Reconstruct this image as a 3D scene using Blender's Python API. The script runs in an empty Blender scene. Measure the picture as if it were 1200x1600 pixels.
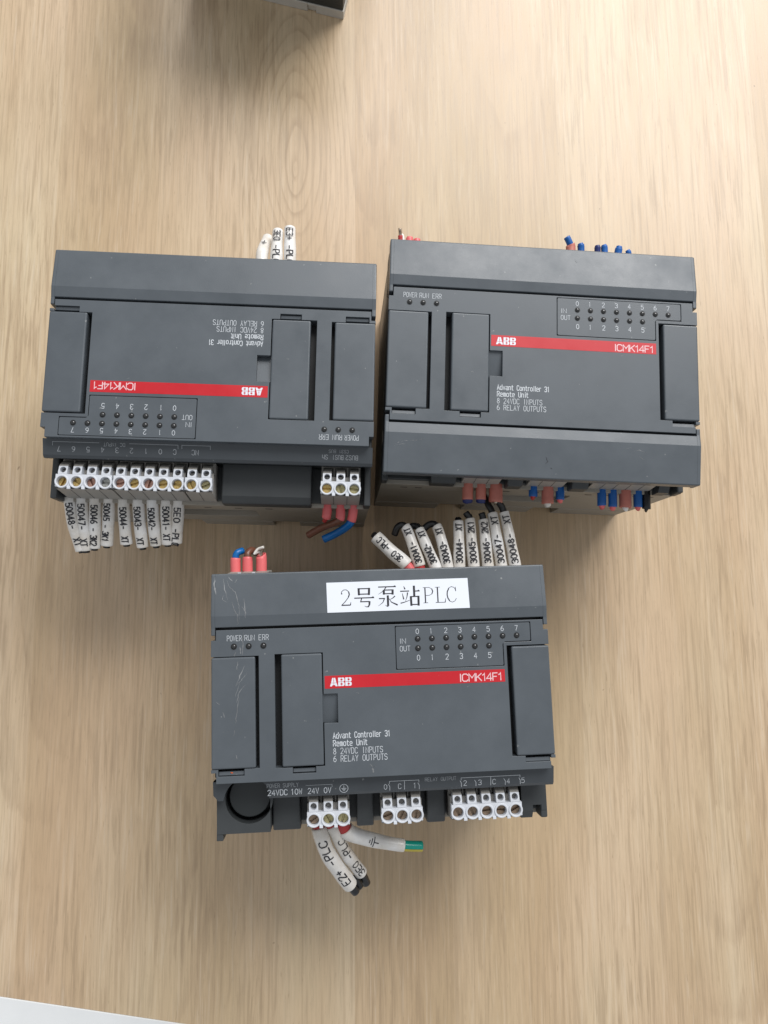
import bpy, bmesh, math, random
from mathutils import Vector, Matrix
random.seed(7)
S = 0.001            # everything below is written in millimetres
sc = bpy.context.scene
C = sc.collection
R = math.radians

# ---------------------------------------------------------------- camera
cam = bpy.data.cameras.new('camera'); cam_o = bpy.data.objects.new('camera', cam); C.objects.link(cam_o)
cam.sensor_fit = 'VERTICAL'; cam.sensor_height = 24.0; cam.sensor_width = 18.0
cam.lens = 1148.37 / 1600 * 24.0
cam.clip_start = 0.01; cam.clip_end = 50
_rx = Matrix.Rotation(-0.1368, 3, 'X'); _ry = Matrix.Rotation(0.0619, 3, 'Y')
cam_o.matrix_world = Matrix.Translation((0, 0, 0.3474)) @ (_ry @ _rx).transposed().to_4x4()
sc.camera = cam_o

# ---------------------------------------------------------------- light
world = bpy.data.worlds.new('World'); sc.world = world; world.use_nodes = True
bg = world.node_tree.nodes['Background']
bg.inputs[0].default_value = (0.92, 0.955, 1.0, 1); bg.inputs[1].default_value = 0.54
def area(name, loc, target, sx, sy, power, col):
    l = bpy.data.lights.new(name, 'AREA'); l.shape = 'RECTANGLE'; l.size = sx; l.size_y = sy
    l.energy = power; l.color = col
    o = bpy.data.objects.new(name, l); C.objects.link(o); o.location = loc
    o.rotation_euler = (Vector(target) - Vector(loc)).to_track_quat('-Z', 'Y').to_euler()
    return o
area('window_light', (0.72, 1.62, 1.50), (0.05, 0.10, 0.0), 1.6, 1.25, 66.0, (1.0, 0.99, 0.98))
sc.view_settings.view_transform = 'Standard'; sc.view_settings.look = 'None'
sc.view_settings.exposure = 0.0; sc.view_settings.gamma = 1.0

# ---------------------------------------------------------------- materials
def new_mat(name):
    m = bpy.data.materials.new(name); m.use_nodes = True
    nt = m.node_tree; b = nt.nodes['Principled BSDF']
    return m, nt, b
def N(nt, t, **k):
    n = nt.nodes.new(t)
    for a, v in k.items():
        if isinstance(a, str) and hasattr(n, a): setattr(n, a, v)
    return n
def ramp(nt, stops):
    r = nt.nodes.new('ShaderNodeValToRGB')
    e = r.color_ramp.elements
    while len(e) > 1: e.remove(e[-1])
    e[0].position = stops[0][0]; e[0].color = stops[0][1]
    for p, c in stops[1:]:
        x = e.new(p); x.color = c
    return r
def g(v): return (v, v, v, 1)
def plastic(name, col, rough=0.45, var=0.10, bump=0.12, bscale=2600, spec=0.5, dust=0.0, lo=None, ns=38):
    m, nt, b = new_mat(name)
    tc = N(nt, 'ShaderNodeTexCoord')
    n1 = N(nt, 'ShaderNodeTexNoise'); n1.inputs['Scale'].default_value = ns; n1.inputs['Detail'].default_value = 5; n1.inputs['Roughness'].default_value = .65
    nt.links.new(tc.outputs['Object'], n1.inputs['Vector'])
    lo = (lo or tuple(c * (1 - var) for c in col)) + (1,); hi = tuple(min(1, c * (1 + var)) for c in col) + (1,)
    r = ramp(nt, [(0.3, lo), (0.7, hi)]); nt.links.new(n1.outputs['Fac'], r.inputs['Fac'])
    last = r.outputs['Color']
    if dust:
        n3 = N(nt, 'ShaderNodeTexNoise'); n3.inputs['Scale'].default_value = 420; n3.inputs['Detail'].default_value = 2
        nt.links.new(tc.outputs['Object'], n3.inputs['Vector'])
        r3 = ramp(nt, [(0.735, g(0)), (0.80, g(dust))]); nt.links.new(n3.outputs['Fac'], r3.inputs['Fac'])
        mx = N(nt, 'ShaderNodeMixRGB'); mx.inputs[2].default_value = (.45, .45, .43, 1)
        nt.links.new(r3.outputs['Color'], mx.inputs[0]); nt.links.new(last, mx.inputs[1]); last = mx.outputs[0]
    nt.links.new(last, b.inputs['Base Color'])
    n2 = N(nt, 'ShaderNodeTexNoise'); n2.inputs['Scale'].default_value = bscale; n2.inputs['Detail'].default_value = 2
    nt.links.new(tc.outputs['Object'], n2.inputs['Vector'])
    bp = N(nt, 'ShaderNodeBump'); bp.inputs['Strength'].default_value = bump; bp.inputs['Distance'].default_value = 0.0001
    nt.links.new(n2.outputs['Fac'], bp.inputs['Height']); nt.links.new(bp.outputs['Normal'], b.inputs['Normal'])
    rr = ramp(nt, [(0.32, g(max(0, rough - .10))), (0.68, g(min(1, rough + .10)))]); nt.links.new(n1.outputs['Fac'], rr.inputs['Fac'])
    nt.links.new(rr.outputs['Color'], b.inputs['Roughness'])
    b.inputs['Specular IOR Level'].default_value = spec
    return m
def metal(name, col, rough=.35):
    m, nt, b = new_mat(name)
    tc = N(nt, 'ShaderNodeTexCoord'); n1 = N(nt, 'ShaderNodeTexNoise'); n1.inputs['Scale'].default_value = 900; n1.inputs['Detail'].default_value = 4
    nt.links.new(tc.outputs['Object'], n1.inputs['Vector'])
    r = ramp(nt, [(0.3, tuple(c * .55 for c in col) + (1,)), (0.62, col + (1,))]); nt.links.new(n1.outputs['Fac'], r.inputs['Fac'])
    nt.links.new(r.outputs['Color'], b.inputs['Base Color']); b.inputs['Metallic'].default_value = .85; b.inputs['Roughness'].default_value = rough
    return m
M = {}
M['grey'] = plastic('slate_grey_plastic', (0.080, 0.092, 0.104), rough=.40, var=.09, dust=.55, bump=.2)
M['dark'] = plastic('charcoal_plastic', (0.037, 0.041, 0.043), rough=.5, var=.10)
M['black'] = plastic('black_recess_plastic', (0.010, 0.011, 0.012), rough=.6)
M['ledge'] = plastic('ledge_plastic', (0.050, 0.057, 0.064), rough=.38, var=.10, dust=.4)
M['beige'] = plastic('putty_plastic', (0.29, 0.265, 0.225), rough=.55, var=.08)
M['white'] = plastic('terminal_white_plastic', (0.58, 0.60, 0.64), rough=.42, var=.05)
M['term'] = plastic('terminal_grey_and_shade', (0.30, 0.285, 0.26), rough=.5, var=.12)  # grey of the block body; on the pin columns it paints slope shading
M['red'] = plastic('red_print', (0.50, 0.010, 0.018), rough=.38, var=.06, dust=.15)
M['print'] = plastic('pale_print', (0.60, 0.63, 0.66), rough=.5, var=.18)
M['printdim'] = plastic('worn_print', (0.36, 0.38, 0.40), rough=.5, var=.35)
M['sticker'] = plastic('sticker_paper', (0.70, 0.73, 0.79), rough=.5, var=.015, bump=.03)
M['ink'] = plastic('black_ink', (0.012, 0.012, 0.018), rough=.5)
M['sleeve'] = plastic('white_pvc_sleeve', (0.78, 0.775, 0.77), rough=.32, var=.03, bump=.05, bscale=500, lo=(.63, .585, .52), ns=110)
M['pink'] = plastic('salmon_ferrule', (0.74, 0.145, 0.150), rough=.45, var=.12)
M['dustypink'] = plastic('faded_salmon_ferrule', (0.50, 0.165, 0.125), rough=.5, var=.25)
M['redf'] = plastic('dark_red_ferrule', (0.42, 0.03, 0.03), rough=.45)
M['bluew'] = plastic('blue_insulation', (0.0, 0.115, 0.37), rough=.35)
M['bluef'] = plastic('blue_ferrule', (0.006, 0.10, 0.36), rough=.4)
M['navy'] = plastic('navy_insulation', (0.01, 0.02, 0.12), rough=.4)
M['brownw'] = plastic('brown_insulation', (0.15, 0.058, 0.034), rough=.4)
M['blackw'] = plastic('black_insulation', (0.010, 0.010, 0.011), rough=.32)
M['greenw'] = plastic('green_insulation', (0.0, 0.29, 0.22), rough=.3)
M['yelloww'] = plastic('yellow_insulation', (0.50, 0.40, 0.03), rough=.4)
M['led'] = plastic('smoked_lens', (0.016, 0.016, 0.016), rough=.12, bump=0, spec=.8)
M['bare'] = metal('bare_tinned_copper', (0.6, 0.5, 0.4))
M['scuff'] = plastic('pale_scuff', (0.185, 0.19, 0.195), rough=.6, var=.5, bscale=900, bump=.5)
M['rust'] = plastic('brown_stain', (.11, .06, .045), rough=.6, var=.4)
M['shade'] = plastic('near_black_plastic', (0.018, 0.022, 0.023), rough=.5)
M['rim'] = plastic('pale_rim_plastic', (.44, .42, .38), rough=.5)
M['orange'] = plastic('orange_fleck', (0.85, 0.16, 0.03), rough=.5)
SCREWS = [metal('screw_%s' % n, c, .38) for n, c in (('brass', (.70, .50, .19)), ('steel', (.50, .50, .46)), ('copper', (.58, .34, .26)), ('aged_brass', (.52, .46, .25)), ('brown', (.34, .25, .18)), ('dull_steel', (.38, .39, .35)))]
PAL = [[0, 0, 1, 2, 3]]

def wood_material():
    m, nt, b = new_mat('pale_oak_laminate')
    L = nt.links.new
    tc = N(nt, 'ShaderNodeTexCoord')
    def mapping(scale, rot=0, loc=(0, 0, 0)):
        mp = N(nt, 'ShaderNodeMapping'); mp.inputs['Scale'].default_value = scale; mp.inputs['Rotation'].default_value = (0, 0, rot); mp.inputs['Location'].default_value = loc
        L(tc.outputs['Object'], mp.inputs['Vector']); return mp
    def noise(mp, s, det=5, ro=.6, dist=0):
        n = N(nt, 'ShaderNodeTexNoise'); n.inputs['Scale'].default_value = s; n.inputs['Detail'].default_value = det
        n.inputs['Roughness'].default_value = ro; n.inputs['Distortion'].default_value = dist; L(mp.outputs[0], n.inputs['Vector']); return n
    def math_(op, a, bb):
        x = N(nt, 'ShaderNodeMath'); x.operation = op
        for i, v in enumerate((a, bb)):
            if isinstance(v, (int, float)): x.inputs[i].default_value = v
            else: L(v, x.inputs[i])
        return x.outputs[0]
    def mix(fac, a, bb, blend='MIX'):
        x = N(nt, 'ShaderNodeMixRGB'); x.blend_type = blend
        if isinstance(fac, (int, float)): x.inputs[0].default_value = fac
        else: L(fac, x.inputs[0])
        for i, v in ((1, a), (2, bb)):
            if isinstance(v, tuple): x.inputs[i].default_value = v
            else: L(v, x.inputs[i])
        return x.outputs[0]
    def val(v): return v
    # veneer strips with faint straight joints, each a slightly different tone
    wob = noise(mapping((1, .6, 1)), 3.0, 2)
    sep = N(nt, 'ShaderNodeSeparateXYZ'); L(tc.outputs['Object'], sep.inputs[0])
    xw = math_('ADD', sep.outputs['X'], math_('MULTIPLY', wob.outputs['Fac'], .006))
    vor = N(nt, 'ShaderNodeTexVoronoi'); vor.voronoi_dimensions = '1D'; vor.inputs['Scale'].default_value = 19
    L(math_('ADD', xw, 7.3), vor.inputs['W'])
    sv = N(nt, 'ShaderNodeSeparateXYZ'); L(vor.outputs['Color'], sv.inputs[0])
    band = noise(mapping((1, .16, 1)), 24, 3, .55, .3)
    tone = math_('ADD', math_('MULTIPLY', band.outputs['Fac'], .68), math_('MULTIPLY', sv.outputs['X'], .32))
    rb = ramp(nt, [(.30, (0.425, 0.302, 0.182, 1)), (.50, (0.515, 0.382, 0.250, 1)), (.70, (0.595, 0.468, 0.330, 1))]); L(tone, rb.inputs['Fac'])
    # warm and grey-green drifts
    dr = noise(mapping((1, .35, 1), 0, (.9, .1, 0)), 16, 2, .5)
    rd = ramp(nt, [(.35, (0.98, 1.0, .95, 1)), (.65, (1.02, .99, .96, 1))]); L(dr.outputs['Fac'], rd.inputs['Fac'])
    c0 = mix(1.0, rb.outputs['Color'], rd.outputs['Color'], 'MULTIPLY')
    # cathedral figure: contour lines of a stretched smooth field plus one long oval
    fld = noise(mapping((1, .20, 1), 0, (.13, .02, 0)), 10, 1.5, .45, .15)
    dx = math_('MULTIPLY', math_('ADD', sep.outputs['X'], .022), 1 / .019); dy = math_('MULTIPLY', math_('ADD', sep.outputs['Y'], -.222), 1 / .062)
    rr2 = math_('SQRT', math_('ADD', math_('MULTIPLY', dx, dx), math_('MULTIPLY', dy, dy)), 0)
    oval = N(nt, 'ShaderNodeMapRange'); oval.inputs[1].default_value = 0; oval.inputs[2].default_value = 1.5; oval.inputs[3].default_value = 1; oval.inputs[4].default_value = 0
    L(rr2, oval.inputs[0])
    fine = noise(mapping((1, .25, 1)), 90, 3, .6)
    f = math_('ADD', math_('ADD', math_('MULTIPLY', fld.outputs['Fac'], 20.0), math_('MULTIPLY', fine.outputs['Fac'], .9)), math_('MULTIPLY', oval.outputs[0], 7.0))
    fr = math_('FRACT', f, 0)
    rl = ramp(nt, [(0.0, g(0)), (.58, g(.0)), (.88, g(1)), (.94, g(.8)), (1.0, g(0))]); L(fr, rl.inputs['Fac'])
    msk = noise(mapping((1, .30, 1), 0, (.4, .3, 0)), 14, 2, .5)
    rm = ramp(nt, [(.49, g(0)), (.64, g(1))]); L(msk.outputs['Fac'], rm.inputs['Fac'])
    mm = math_('MAXIMUM', rm.outputs['Color'], math_('MULTIPLY', oval.outputs[0], 1.6))
    brk = noise(mapping((1, .12, 1), 0, (.2, .6, 0)), 260, 3, .6)
    rbk = ramp(nt, [(.35, g(.35)), (.6, g(1))]); L(brk.outputs['Fac'], rbk.inputs['Fac'])
    lines = math_('MULTIPLY', math_('MULTIPLY', rl.outputs['Color'], rbk.outputs['Color']), math_('ADD', math_('MULTIPLY', mm, .42), .03))
    c1 = mix(lines, c0, (0.33, 0.225, 0.135, 1))
    # fine fibres
    fib = noise(mapping((1, .05, 1)), 800, 4, .7)
    rf = ramp(nt, [(.32, g(.87)), (.5, g(1.0)), (.70, g(1.07))]); L(fib.outputs['Fac'], rf.inputs['Fac'])
    c2 = mix(1.0, c1, rf.outputs['Color'], 'MULTIPLY')
    # dark grain strokes, a finger's breadth long, denser in some strips
    warp = noise(mapping((1, .3, 1), 0, (.5, .5, 0)), 30, 2)
    st = N(nt, 'ShaderNodeTexNoise'); st.inputs['Scale'].default_value = 560; st.inputs['Detail'].default_value = 3; st.inputs['Roughness'].default_value = .6; st.inputs['Distortion'].default_value = .25
    cmb = N(nt, 'ShaderNodeCombineXYZ')
    L(math_('ADD', sep.outputs['X'], math_('MULTIPLY', warp.outputs['Fac'], .005)), cmb.inputs[0]); L(math_('MULTIPLY', sep.outputs['Y'], .046), cmb.inputs[1])
    L(cmb.outputs[0], st.inputs['Vector'])
    rs = ramp(nt, [(.54, g(0)), (.62, g(1))]); L(st.outputs['Fac'], rs.inputs['Fac'])
    pm = noise(mapping((1, .28, 1), 0, (1.1, .4, 0)), 22, 3, .55)
    pm2 = math_('ADD', pm.outputs['Fac'], math_('MULTIPLY', math_('SUBTRACT', sv.outputs['Y'], .5), .18))
    rp = ramp(nt, [(.40, g(.06)), (.64, g(.50))]); L(pm2, rp.inputs['Fac'])
    c3 = mix(math_('MULTIPLY', rs.outputs['Color'], rp.outputs['Color']), c2, (0.33, 0.235, 0.145, 1))
    # pale flecks between the strokes
    rs2 = ramp(nt, [(.36, g(.42)), (.44, g(0))]); L(st.outputs['Fac'], rs2.inputs['Fac'])
    c3 = mix(math_('MULTIPLY', rs2.outputs['Color'], rp.outputs['Color']), c3, (0.70, 0.60, 0.47, 1))
    # long continuous hairlines
    hl = noise(mapping((1, .016, 1), 0, (.33, .7, 0)), 640, 3, .6)
    rh = ramp(nt, [(.54, g(0)), (.60, g(.30))]); L(hl.outputs['Fac'], rh.inputs['Fac'])
    c3 = mix(rh.outputs['Color'], c3, (0.34, 0.24, 0.15, 1))
    # short dark pores
    po = noise(mapping((1, .10, 1), 0, (.2, .9, 0)), 1500, 2, .5)
    rpo = ramp(nt, [(.66, g(0)), (.76, g(.45))]); L(po.outputs['Fac'], rpo.inputs['Fac'])
    c4 = mix(rpo.outputs['Color'], c3, (0.25, 0.17, 0.10, 1))
    sp = noise(mapping((1, .8, 1), 0, (3, 1, 0)), 190, 1, .5)
    rsp = ramp(nt, [(.80, g(0)), (.83, g(.8))]); L(sp.outputs['Fac'], rsp.inputs['Fac'])
    c5 = mix(rsp.outputs['Color'], c4, (0.12, 0.07, 0.04, 1))
    L(c5, b.inputs['Base Color'])
    b.inputs['Roughness'].default_value = .36
    rr = ramp(nt, [(.3, g(.33)), (.7, g(.42))]); L(fib.outputs['Fac'], rr.inputs['Fac']); L(rr.outputs['Color'], b.inputs['Roughness'])
    bp = N(nt, 'ShaderNodeBump'); bp.inputs['Strength'].default_value = .10; bp.inputs['Distance'].default_value = .0002
    L(fib.outputs['Fac'], bp.inputs['Height']); L(bp.outputs['Normal'], b.inputs['Normal'])
    return m
M['wood'] = wood_material()
M['laminate'] = plastic('white_laminate', (0.72, 0.73, 0.73), rough=.3, var=.03, bump=.02)

# ---------------------------------------------------------------- mesh helpers (mm)
def mesh_from(bm, name, mat, smooth=False):
    me = bpy.data.meshes.new(name)
    bmesh.ops.scale(bm, vec=(S, S, S), verts=bm.verts)
    bmesh.ops.recalc_face_normals(bm, faces=bm.faces)
    if smooth:
        for f in bm.faces: f.smooth = True
    bm.to_mesh(me); bm.free(); me.materials.append(M[mat] if isinstance(mat, str) else mat)
    return me
def obj(name, me, parent=None, loc=(0, 0, 0), rz=0, label=None, bevel=0, seg=2, kind=None):
    o = bpy.data.objects.new(name, me); C.objects.link(o); o.parent = parent
    o.location = Vector(loc) * S; o.rotation_euler = (0, 0, rz)
    if label: o['label'] = label
    if kind: o['kind'] = kind
    if bevel:
        md = o.modifiers.new('bevel', 'BEVEL'); md.width = bevel * S; md.segments = seg; md.limit_method = 'ANGLE'; md.angle_limit = R(35)
        md.harden_normals = False
    return o
def box(bm, x0, x1, y0, y1, z0, z1):
    v = [bm.verts.new(p) for p in ((x0, y0, z0), (x1, y0, z0), (x1, y1, z0), (x0, y1, z0), (x0, y0, z1), (x1, y0, z1), (x1, y1, z1), (x0, y1, z1))]
    for f in ((3, 2, 1, 0), (4, 5, 6, 7), (0, 1, 5, 4), (1, 2, 6, 5), (2, 3, 7, 6), (3, 0, 4, 7)): bm.faces.new([v[i] for i in f])
    return v
def prism_x(bm, prof, x0, x1):
    """profile of (y,z) extruded along x"""
    a = [bm.verts.new((x0, y, z)) for y, z in prof]; b = [bm.verts.new((x1, y, z)) for y, z in prof]
    n = len(prof)
    bm.faces.new(a); bm.faces.new(b[::-1])
    for i in range(n): bm.faces.new((a[i], b[i], b[(i + 1) % n], a[(i + 1) % n]))
def prism_z(bm, pts, z0, z1):
    a = [bm.verts.new((x, y, z0)) for x, y in pts]; b = [bm.verts.new((x, y, z1)) for x, y in pts]
    n = len(pts)
    bm.faces.new(a[::-1]); bm.faces.new(b)
    for i in range(n): bm.faces.new((a[i], a[(i + 1) % n], b[(i + 1) % n], b[i]))
def grid_plate(xs, ys, keep, z0, z1, top=None):
    """slab made of grid cells, with real openings where keep() is False"""
    bm = bmesh.new(); V = {}
    def v(i, j, k):
        if (i, j, k) not in V: V[i, j, k] = bm.verts.new((xs[i], ys[j], z1 if k else z0))
        return V[i, j, k]
    nx, ny = len(xs) - 1, len(ys) - 1
    K = [[keep((xs[i] + xs[i + 1]) / 2, (ys[j] + ys[j + 1]) / 2) for j in range(ny)] for i in range(nx)]
    for i in range(nx):
        for j in range(ny):
            if not K[i][j]: continue
            bm.faces.new((v(i, j, 1), v(i + 1, j, 1), v(i + 1, j + 1, 1), v(i, j + 1, 1)))
            bm.faces.new((v(i, j, 0), v(i, j + 1, 0), v(i + 1, j + 1, 0), v(i + 1, j, 0)))
            for di, dj, a, b in ((-1, 0, (i, j), (i, j + 1)), (1, 0, (i + 1, j), (i + 1, j + 1)), (0, -1, (i, j), (i + 1, j)), (0, 1, (i, j + 1), (i + 1, j + 1))):
                ii, jj = i + di, j + dj
                if not (0 <= ii < nx and 0 <= jj < ny and K[ii][jj]):
                    bm.faces.new((v(*a, 0), v(*b, 0), v(*b, 1), v(*a, 1)))
    bmesh.ops.recalc_face_normals(bm, faces=bm.faces)
    bmesh.ops.dissolve_limit(bm, angle_limit=R(1), verts=bm.verts, edges=bm.edges)
    return bm
def arc(cx, cy, r, a0, a1, n):
    return [(cx + r * math.cos(R(a0 + (a1 - a0) * i / n)), cy + r * math.sin(R(a0 + (a1 - a0) * i / n))) for i in range(n + 1)]
def rounded(pts, r, n=4):
    out = []
    k = len(pts)
    for i in range(k):
        p = Vector(pts[i]); a = (Vector(pts[i - 1]) - p); b = (Vector(pts[(i + 1) % k]) - p)
        a.normalize(); b.normalize()
        for t in range(n + 1):
            s = t / n
            q = (1 - s) ** 2 * (p + a * r) + 2 * s * (1 - s) * p + s * s * (p + b * r)
            out.append((q.x, q.y))
    return out
def holed(bm, x0, x1, y0, y1, cx, cy, r, z0, z1, n=32, zf=None):
    """rectangular plate with a round hole; zf(x,y) gives the top height"""
    zf = zf or (lambda x, y: z1)
    angs = sorted(set([2 * math.pi * i / n for i in range(n)] + [math.atan2(y - cy, x - cx) % (2 * math.pi) for x in (x0, x1) for y in (y0, y1)]))
    def edge(a):
        dx, dy = math.cos(a), math.sin(a); t = 1e9
        if dx > 1e-9: t = min(t, (x1 - cx) / dx)
        if dx < -1e-9: t = min(t, (x0 - cx) / dx)
        if dy > 1e-9: t = min(t, (y1 - cy) / dy)
        if dy < -1e-9: t = min(t, (y0 - cy) / dy)
        return cx + dx * t, cy + dy * t
    it, ib, ot, ob = [], [], [], []
    for a in angs:
        x, y = cx + r * math.cos(a), cy + r * math.sin(a); X, Y = edge(a)
        it.append(bm.verts.new((x, y, zf(x, y)))); ib.append(bm.verts.new((x, y, z0)))
        ot.append(bm.verts.new((X, Y, zf(X, Y)))); ob.append(bm.verts.new((X, Y, z0)))
    k = len(angs)
    for i in range(k):
        j = (i + 1) % k
        bm.faces.new((it[i], it[j], ot[j], ot[i])); bm.faces.new((ib[j], ib[i], ob[i], ob[j]))
        bm.faces.new((it[j], it[i], ib[i], ib[j])); bm.faces.new((ot[i], ot[j], ob[j], ob[i]))
def ring(bm, cx, cy, r0, r1, z0, z1, n=28, dz=0):
    P = []
    for r, z in ((r0, z0), (r1, z0), (r1, z1 - dz), (r1 - dz, z1), (r0 + dz, z1), (r0, z1 - dz)):
        P.append([bm.verts.new((cx + r * math.cos(2 * math.pi * i / n), cy + r * math.sin(2 * math.pi * i / n), z)) for i in range(n)])
    for q in range(len(P)):
        A, B = P[q], P[(q + 1) % len(P)]
        for i in range(n):
            bm.faces.new((A[i], A[(i + 1) % n], B[(i + 1) % n], B[i]))

# ---------------------------------------------------------------- tubes that follow a path
class Path:
    def __init__(s, pts, step=.5):
        P = [Vector(p) for p in pts]
        if len(P) == 2: P = [P[0], (P[0] + P[1]) / 2, P[1]]
        E = [P[0] * 2 - P[1]] + P + [P[-1] * 2 - P[-2]]
        out = []
        for i in range(1, len(E) - 2):
            p0, p1, p2, p3 = E[i - 1:i + 3]
            n = max(3, int((p2 - p1).length / step))
            for k in range(n):
                t = k / n
                out.append(.5 * ((2 * p1) + (p2 - p0) * t + (2 * p0 - 5 * p1 + 4 * p2 - p3) * t * t + (3 * p1 - p0 - 3 * p2 + p3) * t ** 3))
        out.append(P[-1]); s.p = out
        s.l = [0]
        for a, b in zip(out, out[1:]): s.l.append(s.l[-1] + (b - a).length)
        s.len = s.l[-1]
    def at(s, d):
        d = max(0, min(s.len, d)); i = 0
        while i < len(s.l) - 2 and s.l[i + 1] < d: i += 1
        t = (d - s.l[i]) / max(1e-9, s.l[i + 1] - s.l[i])
        c = s.p[i].lerp(s.p[i + 1], t)
        a = s.p[max(0, i - 1)]; b = s.p[min(len(s.p) - 1, i + 2)]
        T = (b - a).normalized()
        side = T.cross(Vector((0, 0, 1)))
        side = side.normalized() if side.length > 1e-4 else Vector((1, 0, 0))
        n = side.cross(T).normalized()
        return c, T, side, n
def tube(path, r, s0=0, s1=None, n=20, open_end=0.0, seed=0, flat=0.0, wob=0.0, cone=None):
    """round tube along path from arc length s0 to s1; open_end = wall thickness of a hollow far end"""
    bm = bmesh.new(); s1 = path.len if s1 is None else s1
    rnd = random.Random(seed); ph = rnd.random() * 6
    k = max(4, int((s1 - s0) / .7)); rings = []
    def mk(d, rr):
        c, T, sd, nn = path.at(d)
        return [bm.verts.new(c + (sd * math.cos(a) * (1 + flat) + nn * math.sin(a) * (1 - flat)) * rr) for a in [2 * math.pi * i / n for i in range(n)]]
    rad = lambda d: (r if cone is None else r + (cone - r) * (d - s0) / (s1 - s0)) * (1 + wob * math.sin(d * .55 + ph))
    e = min(.25, r * .15)
    rings.append(mk(s0, rad(s0) - e))
    for i in range(k + 1):
        d = s0 + e * .6 + (s1 - s0 - e * 1.2) * i / k
        rings.append(mk(d, rad(d)))
    rings.append(mk(s1, rad(s1) - e * (.4 if open_end else 1)))
    if open_end:
        rings.append(mk(s1, rad(s1) - open_end)); rings.append(mk(s1 - 1.5, rad(s1) - open_end))
    for A, B in zip(rings, rings[1:]):
        for i in range(n): bm.faces.new((A[i], A[(i + 1) % n], B[(i + 1) % n], B[i]))
    bm.faces.new(rings[0][::-1]); bm.faces.new(rings[-1])
    return bm

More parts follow.
